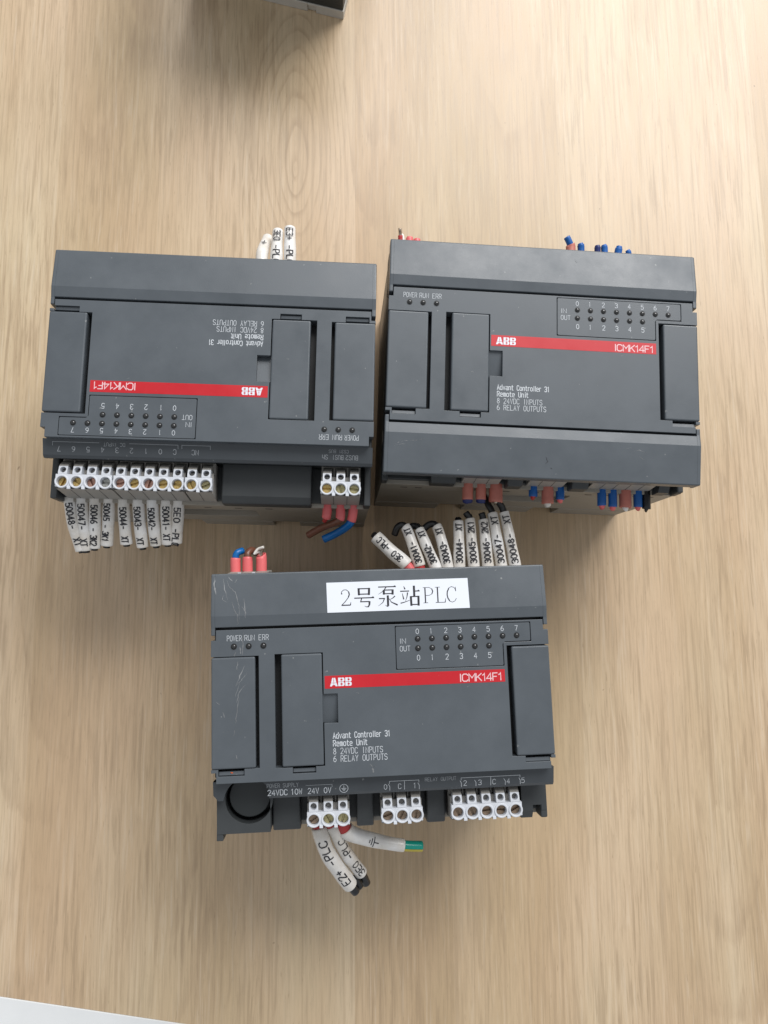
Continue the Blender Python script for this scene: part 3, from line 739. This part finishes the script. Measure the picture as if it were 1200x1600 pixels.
                ll([[(-28.0, -28.55), (-18.9, -28.55), (-18.9, -29.5)]])
                cx, cy = -14.8, -30.2
                ll([[(cx + x, cy + y) for x, y in arc(0, 0, 1.45, 0, 360, 20)], [(cx, cy + .95), (cx, cy)], [(cx - .8, cy), (cx + .8, cy)], [(cx - .5, cy - .4), (cx + .5, cy - .4)], [(cx - .2, cy - .8), (cx + .2, cy - .8)]], .14, 'print')
                lt('RELAY OUTPUT', 13.8, -29.1, 1.25, 11.0, .12)
                def con(x, brk=True):
                    return [(x - .5, -29.5), (x, -30.3), (x, -31.7)] if brk else [(x, -28.5), (x, -31.6)]
                for t, x in (('0', -.7), ('C', 4.3), ('1', 9.6), ('2', 27.5), ('3', 32.8), ('C', 37.9), ('4', 43.0), ('5', 48.3)): lt(t, x, -31.3, 1.75, 1.0, .14, 'print')
                ll([[(1.2, -29.3), (1.2, -28.5), (11.6, -28.5), (11.6, -29.3)], con(1.3), con(6.5, False), con(11.7)], .13, 'print')
                ll([[(26.6, -29.3), (26.6, -28.5), (47.7, -28.5), (47.7, -29.3)], con(26.7), con(31.9), con(37.2, False), con(42.4), con(47.8)], .13, 'print')
                # circular well in the lower left corner
                def mk():
                    bm = bmesh.new()
                    holed(bm, -59.4, -40.8, -44.6, -24.8, -48.1, -33.2, 8.3, -20.4, -8.0, 48)
                    return mesh_from(bm, 'round_well', 'dark')
                part('round_well', cached('well', mk), bevel=.3)
                def mk():
                    bm = bmesh.new()
                    prism_z(bm, arc(-48.1, -32.6, 7.3, 0, 360, 48)[:-1], -20.3, -10.5)
                    return mesh_from(bm, 'round_plug', 'shade')  # near-black colour paints the dark of the hole onto the plug
                part('round_plug', cached('plug', mk), bevel=.3)
                def mk():
                    bm = bmesh.new()
                    box(bm, -59.5, -57.2, -46.9, -44.0, -20, -8.2); box(bm, -57.2, -54.6, -45.4, -44.3, -20, -11)
                    return mesh_from(bm, 'clip_corner', 'dark')
                part('clip_corner', cached('clip', mk), bevel=.25)
    return root

def hold(root):
    """child carrier coordinates: module-local x, y, z with z = 0 on the front plane"""
    return (0, 0, 83.02)
def wire(root, pts, r, mat, sleeve=None, ferrule=None, text=None, label=None, seed=0, flat=0, tail=None):
    """pts in module-local mm; children: marker sleeve, ferrule, lettering"""
    P = Path(pts)
    wob = .0
    o = obj('wire', mesh_from(tube(P, r, 0, None, 14, seed=seed), 'wire', mat, True), root, (0, 0, 83.02), label=label)
    if ferrule:
        fr, f0, f1, fm = ferrule
        obj('ferrule', mesh_from(tube(P, fr, f0, f1, 18, .35 if f1 < P.len else 0, seed=seed, wob=.01), 'ferrule', fm, True), o)
    if sleeve:
        sr, s0, s1 = sleeve[:3]; c = sleeve[3] if len(sleeve) > 3 else None
        obj('marker_sleeve', mesh_from(tube(P, sr, s0, s1, 22, .45, seed=seed, flat=flat, wob=.025, cone=c), 'marker_sleeve', 'sleeve', True), o)
    if text:
        t = dict(text); tube_text(P, t.pop('r', sleeve[0] * 1.02 * (1 - 0 * flat)), parent=o, **t)
    return o
def ext(a, b, k):
    a, b = Vector(a), Vector(b); return tuple(b + (b - a).normalized() * k)

# ================================================================ module A : left, upside down, cover on its far side
TA = module('control_module', 'grey control module turned upside down at the left with printed sleeves below it', (-46.4824, 88.2434), 3.1165, False, True)
for k, s_ in ((slice(0, 4), 1), (slice(4, 9), 1), (slice(9, 11), 1)):
    terminal_block(TA.children[0].parent, IN_PINS[k], 1).location.z = 83.02 * S
terminal_block(TA, BUS_PINS, 1).location.z = 83.02 * S
terminal_block(TA, PWR_PINS, -1).location.z = 83.02 * S
Ain = [[(56.3, 43.9, -23.0), (54.3, 54.3, -24.0), (51.4, 64.5, -27.0)], [(51.5, 43.7, -23.0), (50.5, 54.2, -24.0), (49.7, 64.4, -27.0)],
       [(46.4, 43.6, -23.0), (46.1, 53.6, -24.0), (46.6, 63.4, -27.0)], [(41.1, 43.7, -23.0), (41.1, 53.1, -24.0), (42.0, 62.3, -27.0)],
       [(35.7, 43.8, -23.0), (35.0, 52.8, -24.0), (34.5, 61.6, -27.0)], [(30.1, 43.9, -23.0), (29.2, 53.4, -24.0), (28.2, 62.7, -27.0)],
       [(24.7, 43.8, -23.0), (23.9, 52.9, -24.0), (23.1, 61.9, -27.0)], [(19.3, 43.9, -23.0), (18.9, 52.7, -24.0), (18.7, 61.3, -27.0)],
       [(14.6, 43.8, -23.0), (14.7, 52.3, -24.0), (15.5, 60.7, -27.0)]]
At = ['50048-  XT', '50047-  XT', '50046 - 3K2', '50045 - 3K1', '50044-  XT', '50043-  XT', '50042-  XT', '50041- XT', '5E0 -PLC']
for i, (p, t) in enumerate(zip(Ain, At)):
    p = [ext(p[1], p[0], 5)] + p
    P = Path(p); L_ = P.len
    pr = t.strip().replace('  ', ' ')
    wire(TA, [*p[:-1], p[-1], ext(p[-2], p[-1], .8)], 1.3, 'blackw', sleeve=(2.2, 5.6 - (i == 0) * .5, L_), ferrule=(1.95, 3, 6.0, 'redf'), seed=i, flat=.05,
         text=dict(s=t, start=8.0 + (1.2 if i in (4, 6) else .4 * (i % 3)), h=2.5, pitch=(L_ - 9.5) / (len(t) + .3) if i != 8 else 1.9, w=.42, phi=random.uniform(-.18, .18)), label='black wire in a white sleeve printed ' + pr)
zf = -23
wire(TA, [(-43.4, 40, -23), (-43.4, 44.3, -23), (-43.0, 49.6, -23), (-42.2, 51.0, -25)], .9, 'redf', ferrule=(1.85, 2, 10.0, 'pink'), label='cut off wire end in a salmon ferrule', seed=2)
wire(TA, [(-48.4, 40, -23), (-48.4, 44.2, -23), (-48.3, 50.3, -23), (-45.6, 51.9, -25.0), (-40.9, 53.2, -30.0), (-35.5, 56.1, -33.0)], 1.45, 'brownw', ferrule=(1.85, 2, 10.4, 'pink'), label='brown wire in a salmon ferrule', seed=3)
wire(TA, [(-53.7, 40, -23), (-53.7, 44.0, -23), (-52.9, 50.5, -24.0), (-50.7, 53.2, -26.0), (-46.1, 55.7, -30.0), (-41.8, 57.7, -31.0)], 1.6, 'bluew', ferrule=(1.85, 2, 11.0, 'pink'), label='bright blue wire in a salmon ferrule', seed=4)
for i, (p, t) in enumerate([([(-25.4, -46, -23), (-25.1, -58.5, -23.0), (-24.5, -71.6, -25.0)], 'E3+ -PLC'), ([(-20.1, -46, -23), (-19.6, -58.2, -23.0), (-19.4, -71.0, -27.0)], '3E0 -PLC'), ([(-14.9, -46, -23), (-13.4, -58.9, -25.0), (-14.7, -70.9, -33.0)], '')]):
    P = Path(p); L_ = P.len
    gl = None if t else [[(x * 1.0, y * 1.0 + 1.3) for x, y in ln] for ln in ([(0, 0), (1.2, 0)], [(1.2, -1), (1.2, 1)], [(1.8, -.6), (1.8, .6)], [(2.4, -.25), (2.4, .25)])]
    wire(TA, p, 1.3, 'blackw', sleeve=(2.75, 1, L_ - .0, 2.3), seed=20 + i, text=dict(s=t, start=L_ - 1.8, h=2.7, pitch=2.1, w=.42, rev=True, r=2.72, lines=gl) if t else dict(s='', start=L_ - 7.5, h=2.6, pitch=1, w=.35, rev=True, r=2.74, lines=gl),
         label='wire in a white sleeve printed ' + t if t else 'wire in a white sleeve with an earth sign')

# ================================================================ module B : right, both covers on
PAL[0] = [5]
TB = module('control_module', 'grey control module at the right with both terminal covers closed', (78.187, 94.6825), -0.0401, True, True)
for k in (slice(0, 4), slice(4, 9), slice(9, 11)): terminal_block(TB, IN_PINS[k], 1).location.z = 83.02 * S
terminal_block(TB, BUS_PINS, 1).location.z = 83.02 * S
for pp in (PWR_PINS, REL_A, REL_B): terminal_block(TB, pp, -1).location.z = 83.02 * S
def stub(root, x, y0, y1, z, r, mat, inner=None, seed=0, label=None, zz=None):
    sg = 1 if y1 > 0 else -1
    pts = [(x, y0, z), (x, (y0 + y1) / 2, z), (x, y1, z if zz is None else zz)]
    P = Path(pts)
    inn = inner or (r * .62, 'redf')
    return wire(root, [*pts, (x + random.uniform(-.4, .4), y1 + sg * inn[2] if len(inn) > 2 else y1 + sg * .3, z - .3)], inn[0], inn[1], ferrule=(r, 0, P.len, mat), seed=seed, label=label)
for i, (x, y1, r, mt, inn, lb) in enumerate([
    (-24.7, -51.2, 2.2, 'dustypink', (2.05, 'navy', 1.0), 'salmon ferrule over a cut navy wire, leftmost below the cover'),
    (-19.4, -51.0, 2.1, 'dustypink', (1.95, 'navy', 1.0), 'salmon ferrule over a cut navy wire, second from left'),
    (-13.4, -51.8, 2.75, 'dustypink', (.8, 'bare', .4), 'fat faded salmon ferrule beside the black wires'),
    (1.8, -48.9, 1.75, 'bluef', (1.2, 'redf', .25), 'blue ferrule cut off short'), (7.7, -51.5, 2.4, 'dustypink', (1.4, 'sleeve', .7), 'faded salmon ferrule with white core'), (12.8, -49.7, 1.75, 'bluef', (1.25, 'pink', .45), 'blue ferrule with a red tip'),
    (29.9, -51.4, 1.75, 'bluef', (1.25, 'pink', .45), 'blue ferrule with red core'), (34.4, -51.75, 1.75, 'bluef', (1.25, 'pink', .45), 'blue ferrule beside the salmon one'), (39.6, -51.9, 2.4, 'dustypink', (1.3, 'sleeve', .8), 'dusty salmon ferrule in the right hand row'),
    (44.8, -51.4, 1.75, 'bluef', (1.25, 'pink', .45), 'blue ferrule right of the salmon one'), (48.3, -52.0, 1.7, 'blackw', (1.0, 'blackw', .4), 'short black wire end at the far right')]):
    stub(TB, x, -44, y1, -23, r, mt, inn, 40 + i, lb)
wire(TB, [(-54.6, 45, -22), (-54.8, 57.2, -22), (-55.3, 60.9, -20)], .7, 'bare', ferrule=(1.0, 9, 13.6, 'redf'), label='bare wire tip'); wire(TB, [(-53.5, 45, -22), (-53.6, 57, -22), (-54.3, 59.3, -22)], .6, 'sleeve', label='white wire tip')
for x, y, lb in ((-51.0, 57.9, 'salmon ferrule peeping over the top edge'), (-47.9, 57.3, 'second salmon ferrule peeping over the top edge')): stub(TB, x, 45, y, -22, 1.5, 'pink', None, 3, lb)
wire(TB, [(16.2, 45, -20), (16.6, 56, -20), (16.0, 58.6, -19.5), (14.6, 61.0, -19)], 1.35, 'bluef', ferrule=(2.0, 6, 13.2, 'dustypink'), label='blue wire bent over above the top edge')
for x, y, r, lb, mt in ((21.0, 58.9, 1.45, 'blue ferrule behind the top edge, left one', 'bluef'), (28.0, 58.4, 1.3, 'dark blue ferrule behind the top edge', 'navy'), (31.0, 58.9, 1.4, 'blue ferrule in the middle behind the top edge', 'bluef'), (36.8, 58.3, 1.55, 'blue ferrule behind the top edge, near the right', 'bluef'), (41.4, 57.3, 1.2, 'small blue ferrule behind the top edge at the right', 'bluef')):
    bx_ = (x * 7.3) % 1 - .5
    wire(TB, [(x - bx_, 45, -21), (x, y - 3, -20), (x + bx_ * 1.1, y - 1.2, -19.6), (x + bx_ * 2.8, y + bx_ * .9, -19.4)], r * .8, mt, ferrule=(r, 6, y - 45.6, mt), label=lb)

# ================================================================ module C : front, sticker on its cover
PAL[0] = [4, 4, 5, 3, 4]
TC = module('control_module', 'scuffed grey control module with a white Chinese sticker on its upper cover', (15.9554, -30.1049), 0.0245, True, False)
for k in (slice(0, 4), slice(4, 9), slice(9, 11)): terminal_block(TC, IN_PINS[k], 1).location.z = 83.02 * S
terminal_block(TC, BUS_PINS, 1, dy=2.6).location.z = 83.02 * S
for pp in (PWR_PINS, REL_A, REL_B): terminal_block(TC, pp, -1).location.z = 83.02 * S
Cin = [[(12.6, 47.8, -23.0), (6.2, 53.8, -23.0), (0.2, 60.2, -25.0)], [(17.3, 47.0, -23.0), (14.7, 55.8, -23.0), (12.1, 63.8, -25.0)], [(23.4, 46.8, -23.0), (20.2, 55.2, -23.0), (17.7, 62.6, -25.0)],
       [(28.2, 46.6, -23.0), (26.6, 55.5, -23.0), (24.6, 63.7, -25.0)], [(32.8, 46.5, -23.0), (33.0, 55.6, -23.0), (33.5, 65.5, -25.0)], [(38.6, 46.3, -23.0), (38.1, 56.0, -23.0), (38.2, 66.2, -25.0)],
       [(44.2, 46.2, -23.0), (43.7, 55.8, -23.0), (43.6, 65.8, -25.0)], [(49.6, 46.0, -23.0), (48.4, 57.0, -23.0), (47.4, 68.3, -25.0)], [(55.2, 45.8, -23.0), (53.6, 56.8, -23.0), (52.1, 68.7, -25.0)]]
tails = [[(-0.7, 61.1, -25.0)], [(9.4, 64.0, -26.0), (7.9, 60.9, -28.0)], [(16.6, 64.0, -26.0), (14.6, 64.2, -27.0)], [(22.2, 64.6, -26.0), (19.6, 62.8, -27.0)], [(33.5, 66.2, -25.0)], [(37.5, 67.5, -25.0), (36.6, 69.0, -25.0)], [(43.0, 68.6, -25.0)],
         [(46.2, 71.9, -26.0), (44.8, 76.5, -28.0)], [(50.0, 72.5, -24.0), (46.8, 75.8, -24.0)]]
Ct = ['3E0 -PLC', '30041-  XT', '30042-  XT', '30043-  XT', '30044-  XT', '30045- 2K1', '30046- 2K2', '30047-  XT', '30048-  XT']
for i, (p, tl, t) in enumerate(zip(Cin, tails, Ct)):
    first = p[0]
    st = (first[0] + (2.0 if i == 0 else .3), 42.5, -23)
    q = [st] + p; L_ = Path(q).len
    sl0 = Vector(Vector(first) - Vector(st)).length
    n = len(t)
    wire(TC, q + tl, 1.35, 'blackw', sleeve=(2.3 if i else 2.6, sl0 - (-.8 if i < 2 else .6), L_, 1.95 if i != 0 else 2.5), ferrule=(1.9, 1, sl0 + 1.5, 'redf' if i else 'pink'), seed=60 + i, flat=.04,
         text=dict(s=t, start=sl0 + (2.2 if i else 4.0), h=2.5, pitch=(L_ - sl0 - 3.3) / (n + .2) if i else 1.5, w=.42, r=2.36 if i else 2.62, phi=.1), label='black wire in a white sleeve printed ' + t.replace('  ', ' '))
wire(TC, [(-54.3, 44, -22), (-54.3, 52.9, -22.0), (-53.6, 54.9, -22.0), (-51.6, 55.9, -23.5)], 1.3, 'bluew', ferrule=(1.95, 1, 8.9, 'pink'), label='blue wire in a salmon ferrule')
wire(TC, [(-49.7, 44, -22), (-49.7, 53.1, -22.0), (-49.5, 54.9, -22.5), (-48.2, 56.0, -24.0), (-46.6, 54.8, -26.0)], 1.35, 'brownw', ferrule=(1.95, 1, 9.1, 'pink'), label='brown wire in a salmon ferrule')
wire(TC, [(-44.5, 44, -22), (-44.5, 53.7, -22.0), (-45.9, 54.9, -20.5), (-47.0, 53.8, -20.0), (-45.6, 55.9, -20.0), (-43.2, 56.6, -19.0)], .55, 'sleeve', ferrule=(2.05, 1, 9.9, 'pink'), label='frayed white shield wire in a salmon ferrule')
wire(TC, [(-44.3, 52, -22), (-44.1, 54.6, -21), (-43.4, 57.2, -20)], .45, 'bare', label='bare shield strand')
wire(TC, [(-25.0, -42, -23), (-24.6, -46.2, -23.0), (-23.6, -51.1, -23.5), (-20.9, -59.4, -27.0), (-13.4, -72.8, -35.0), (-11.0, -76.4, -37.0)], 1.75, 'blackw', sleeve=(2.95, 6.0, 36.4), ferrule=(2.3, 2, 7.6, 'redf'), seed=81,
     text=dict(s='E2+ -PLC', start=32.5, h=3.1, pitch=2.9, w=.5, rev=True, r=3.0), label='black wire in a thick white sleeve printed E2+ -PLC')
wire(TC, [(-20.2, -42, -23), (-20.0, -46.4, -23.0), (-18.0, -50.7, -24.5), (-14.8, -59.2, -30.0), (-8.8, -70.3, -39.0), (-6.8, -75.2, -42.0)], 1.7, 'blackw', sleeve=(2.5, 5.6, 35.2), ferrule=(2.2, 2, 7.4, 'redf'), seed=82,
     text=dict(s='3E0 -PLC', start=33.5, h=2.7, pitch=2.9, w=.42, rev=True, r=2.56, phi=-.35), label='black wire in a white sleeve printed 3E0 -PLC, half hidden')
wire(TC, [(-15.5, -72.0, -37.0), (-11.6, -72.0, -38.0), (-9.4, -75.6, -39.0)], 1.5, 'blackw', label='second black wire end below the sleeves')
gp = [(-15.6, -42, -23), (-15.6, -46.0, -23.0), (-14.6, -49.4, -24.0), (-11.4, -51.8, -25.0), (-2.6, -55.1, -27.0), (7.4, -57.5, -28.0), (14.5, -58.4, -29.0)]
P = Path(gp)
gl = [[(x * 2.0, y * 1.9 + 1.5) for x, y in ln] for ln in ([(-.9, 0), (0, 0)], [(0, -1), (0, 1)], [(.45, -.6), (.45, .6)], [(.9, -.25), (.9, .25)])]
w_ = wire(TC, gp, 1.9, 'greenw', sleeve=(3.0, 7.6, P.len - 7.2, 2.3), ferrule=(2.5, 2, 8.6, 'redf'), seed=83, text=dict(s='', start=19.5, h=3, pitch=1, w=.36, rev=True, r=2.78, lines=gl), label='green and yellow earth wire in a white sleeve')
# yellow stripe of the earth wire, on the lower flank
bm = bmesh.new(); ringv = []
for k in range(12):
    c, T, sd, nn = P.at(P.len - 8.0 + 7.9 * k / 11)
    ringv.append([bm.verts.new(c + (sd * math.cos(a) + nn * math.sin(a)) * rr) for a, rr in ((-.3, 1.98), (.3, 2.02), (.8, 2.02), (1.2, 1.98))])
for A, B in zip(ringv, ringv[1:]):
    for i in range(3): bm.faces.new((A[i], A[i + 1], B[i + 1], B[i]))
obj('yellow_stripe', mesh_from(bm, 'yellow_stripe', 'yelloww', True), w_)

# sticker on the upper cover
st = bpy.data.objects.new('sticker', None); C.objects.link(st); st.parent = TC
ang = -math.atan2(1.35, 14.3)
st.location = Vector((0, 30.8, 83.02 + .6 + .05)) * S; st.rotation_euler = (ang, 0, 0); st['label'] = 'white paper sticker printed 2号泵站PLC'
bm = bmesh.new(); prism_z(bm, [(-19.1, -.0), (31.9, .1), (31.7, 10.9), (-19.3, 10.7)], 0, .1)
obj('paper', mesh_from(bm, 'paper', 'sticker'), st)
def brush(bm, strokes, ox, oy, sx, sy):
    for k, (pts, w0, w1) in enumerate(strokes):
        P_ = [Vector((ox + x * sx, oy + y * sy)) for x, y in pts]; n = len(P_)
        A, B = [], []
        for i, p in enumerate(P_):
            t = (P_[min(n - 1, i + 1)] - P_[max(0, i - 1)]).normalized(); nn = Vector((-t.y, t.x))
            w = (w0 + (w1 - w0) * i / (n - 1)) / 2
            z = .13 + .004 * (k % 6)
            A.append(bm.verts.new((p.x + nn.x * w, p.y + nn.y * w, z))); B.append(bm.verts.new((p.x - nn.x * w, p.y - nn.y * w, z)))
        for i in range(n - 1): bm.faces.new((B[i], B[i + 1], A[i + 1], A[i]))
def serif_tip(x, y, s=.035): return ([(x - s * 1.6, y), (x, y + s * 1.6), (x + s * .6, y)], .12, .3)
th, tk = .38, .76
hao = [([(.24, .94), (.25, .60)], tk, tk), ([(.24, .91), (.76, .91)], th, th), ([(.75, .94), (.73, .60)], tk, tk), ([(.25, .65), (.74, .65)], th, th), ([(.02, .47), (.98, .47)], th, th), ([(.86, .49), (.92, .52), (.97, .475)], .1, .3),
       ([(.38, .47), (.32, .28)], .4, .35), ([(.30, .29), (.76, .29)], th, th), ([(.75, .30), (.74, .14), (.68, .03)], tk, .42), ([(.70, .05), (.60, .04), (.50, .09)], .42, .08)]
beng = [([(.08, .94), (.92, .94)], th, th), ([(.80, .955), (.86, .985), (.91, .945)], .1, .3), ([(.46, .94), (.33, .76), (.08, .60)], .4, .1), ([(.34, .80), (.34, .58)], tk, tk), ([(.34, .79), (.76, .79)], th, th), ([(.76, .81), (.75, .57)], tk, tk), ([(.35, .62), (.76, .62)], th, th),
        ([(.52, .54), (.52, .05)], tk, tk), ([(.53, .03), (.46, .04), (.38, .10)], .4, .08), ([(.10, .40), (.36, .40)], th, th), ([(.37, .42), (.28, .22), (.06, .06)], .42, .08), ([(.86, .50), (.74, .40), (.60, .34)], .42, .1), ([(.54, .44), (.68, .22), (.97, .08)], .1, .55)]
zhan = [([(.20, .97), (.26, .82)], .12, .55), ([(.02, .73), (.46, .73)], th, th), ([(.12, .63), (.18, .34)], .14, .5), ([(.38, .66), (.34, .45), (.26, .25)], .45, .1), ([(.02, .16), (.20, .20), (.47, .29)], .38, .15),
        ([(.70, .98), (.70, .46)], tk, tk), ([(.70, .72), (.97, .72)], th, th), ([(.86, .74), (.92, .77), (.96, .725)], .1, .3), ([(.53, .48), (.54, .02)], tk, tk), ([(.53, .46), (.90, .46)], th, th), ([(.90, .49), (.89, .02)], tk, tk), ([(.54, .08), (.89, .08)], th, th)]
two = [([(.04, .72), (.08, .88), (.28, .99), (.55, .99), (.80, .86), (.84, .70), (.72, .50), (.40, .24), (.06, .03)], .22, .26), ([(.78, .84), (.84, .70), (.74, .52)], .45, .42), ([(.04, .03), (.92, .03)], .40, .40), ([(.92, .02), (.98, .22)], .4, .12), ([(.06, .78), (.13, .72)], .35, .35)]
Pl = [([(.22, .0), (.22, 1)], .45, .45), ([(.02, .99), (.60, .99), (.86, .90), (.95, .74), (.86, .57), (.60, .48), (.24, .48)], .17, .17), ([(.86, .90), (.95, .74), (.86, .57)], .38, .38), ([(.02, .01), (.46, .01)], .17, .17)]
Ll = [([(.24, .0), (.24, 1)], .45, .45), ([(.02, .99), (.48, .99)], .17, .17), ([(.02, .01), (.92, .01)], .2, .2), ([(.90, .0), (.97, .27)], .34, .12)]
Cl = [([(.90, .78), (.78, .94), (.52, 1.0), (.28, .92), (.12, .70), (.08, .48), (.13, .26), (.30, .07), (.54, .0), (.78, .07), (.93, .24)], .2, .2), ([(.28, .90), (.12, .68), (.09, .48), (.14, .28), (.30, .09)], .40, .40), ([(.90, .70), (.90, .98)], .3, .14)]
bm = bmesh.new()
oy = 1.35
brush(bm, two, -14.2, oy + .95, 3.6, 5.7); brush(bm, hao, -9.6, oy, 7.4, 7.5); brush(bm, beng, -1.4, oy, 7.6, 7.7); brush(bm, zhan, 6.9, oy, 7.4, 7.5)
brush(bm, Pl, 15.2, oy + 1.0, 3.8, 5.6); brush(bm, Ll, 19.6, oy + 1.0, 3.9, 5.6); brush(bm, Cl, 23.6, oy + 1.0, 3.9, 5.6)
obj('lettering', mesh_from(bm, 'lettering', 'ink'), st)

# scuffs worn into the left end of module C and the lower cover of module B
def cover_z(y): return .6 - (abs(y) - 30.8) * .0944 if abs(y) > 30.8 else (abs(y) - 27) * .158
def scuff(root, strokes, zf, mat='scuff', name='scratch'):
    bm = bmesh.new()
    for k, (pts, w) in enumerate(strokes):
        q = []; rnd = random.Random(k * 7 + 3)
        for a, b in zip(pts, pts[1:]):
            for t in range(5):
                q.append((a[0] + (b[0] - a[0]) * t / 5 + rnd.uniform(-.18, .18), a[1] + (b[1] - a[1]) * t / 5 + rnd.uniform(-.1, .1)))
        q.append(pts[-1]); n = len(q); A, B = [], []
        for i, (x, y) in enumerate(q):
            ww = w * rnd.uniform(.25, 1) * math.sin(math.pi * (i + .35) / n) + .03
            z = zf(y) + .035 + .003 * (k % 5)
            A.append(bm.verts.new((x - ww / 2, y, z))); B.append(bm.verts.new((x + ww / 2, y + ww * .2, z)))
        for i in range(n - 1): bm.faces.new((A[i], B[i], B[i + 1], A[i + 1]))
    return obj(name, mesh_from(bm, name, mat), root, (0, 0, 83.02))
scuff(TC, [([(-58.6, 44.6), (-58.9, 41), (-58.2, 38.5)], .7), ([(-55.8, 44), (-55.2, 40), (-54.2, 36.6)], .28), ([(-54.6, 43.5), (-53.6, 41), (-51.6, 39.2), (-50.6, 36), (-49.9, 33), (-50.4, 28)], .30), ([(-55.6, 38), (-55.9, 36.5), (-54.5, 35.6)], .25),
            ([(-52.6, 36), (-51.6, 32.5), (-50.6, 31), (-50.8, 27.5)], .25), ([(-48.6, 37), (-48.0, 33), (-47.9, 30)], .35), ([(-53.8, 44.6), (-52.5, 43)], .5), ([(-50.9, 43.8), (-52, 42.3)], .4), ([(-49.2, 34), (-47.6, 31.5)], .25)], cover_z)
scuff(TC, [([(-48.6, 25), (-49.0, 21), (-49.1, 17.2)], .35), ([(-50.0, 20), (-49.7, 17.5)], .5), ([(-51.6, 18.4), (-51.9, 16.8)], .3)], lambda y: 0)
scuff(TC, [([(-50.6, 15), (-51, 12)], .3), ([(-48.4, 13.5), (-50, 10), (-51.5, 6.5)], .45), ([(-47.6, 11), (-49.5, 8.5), (-51.0, 7)], .3), ([(-48, 7), (-50.5, 4), (-51.2, 1)], .4), ([(-50.2, 3), (-51, -2), (-51.6, -6)], .3), ([(-56, -2), (-55.2, -4)], .3),
            ([(-58, 1.5), (-57, .5)], .3), ([(-52, -8), (-52.3, -10)], .2), ([(-51.5, -16.5), (-51.2, -18)], .25), ([(-56.5, -9), (-53.5, -8.4)], .2), ([(-50, 8), (-51.6, 3)], .25)], lambda y: .35)
scuff(TC, [([(-59.2, 9), (-59.0, 2), (-59.3, -5)], .35), ([(-57.6, -12), (-57.0, -16), (-57.4, -20)], .8), ([(-59.3, -14), (-58.8, -19)], .5)], lambda y: .3, 'rust', 'stain')
scuff(TC, [([(-53.4, -22.4), (-52.7, -22.7)], 1.0)], lambda y: -.7, 'orange', 'orange_fleck')
scuff(TC, [([(-5.6, -21.5), (-4.6, -22.6), (-3.2, -22.4)], .5), ([(-4.8, -22.9), (-4.4, -24.6)], .8), ([(-9.6, 2.7), (-8.6, 2.4)], .5)], lambda y: 0)
scuff(TB, [([(-56.5, -35.3), (-53, -34.0), (-49, -33.6), (-46, -33.2)], .9), ([(-57, -36), (-53.5, -35.2), (-50, -34.6)], .5), ([(-50, -34.2), (-45, -32.6)], .4)], cover_z)
scuff(TB, [([(30, -33.2), (34, -32.6)], .3), ([(32, -34.5), (36, -33.5), (39, -34.5)], .35), ([(36, -36), (38, -37)], .2), ([(12, 41), (13, 40)], .2), ([(40, 36.5), (41, 37)], .2)], cover_z)
scuff(TB, [([(.6, -37.5), (1.2, -39.2), (.5, -40.2)], .35), ([(2.2, -41.6), (3.0, -42)], .5)], cover_z, 'ink', 'ink_mark')

# ================================================================ fourth device, only its near corner is in the frame
D4 = bpy.data.objects.new('control_device', None); C.objects.link(D4)
D4.location = (0.0026, 0.3085, 0); D4.rotation_euler = (0, 0, R(-12.5))
D4['label'] = 'dark device cut off by the top edge of the photo, pale rim along its foot'; D4['category'] = 'control device'
bm = bmesh.new()
box(bm, -80, -19.2, 0, 90, .05, 5.2); box(bm, -14.6, 0, 0, 90, .05, 5.2); box(bm, -19.3, -14.5, 1.2, 90, .05, 5.2); box(bm, -19.2, -14.6, .0, 2, 3.9, 5.2)
obj('foot_rim', mesh_from(bm, 'foot_rim', 'rim'), D4, bevel=.25)
bm = bmesh.new()
box(bm, -79.6, -.3, .35, 90, 5.25, 75); box(bm, -79.0, -30, -.1, 1, 9, 30); box(bm, -27, -1.2, -.05, 1, 9, 58)
obj('housing', mesh_from(bm, 'housing', 'shade'), D4, bevel=.5)
bm = bmesh.new()
box(bm, -79.9, -.1, .1, 90, 75.05, 83)
obj('front_panel', mesh_from(bm, 'front_panel', 'grey'), D4, bevel=.4)
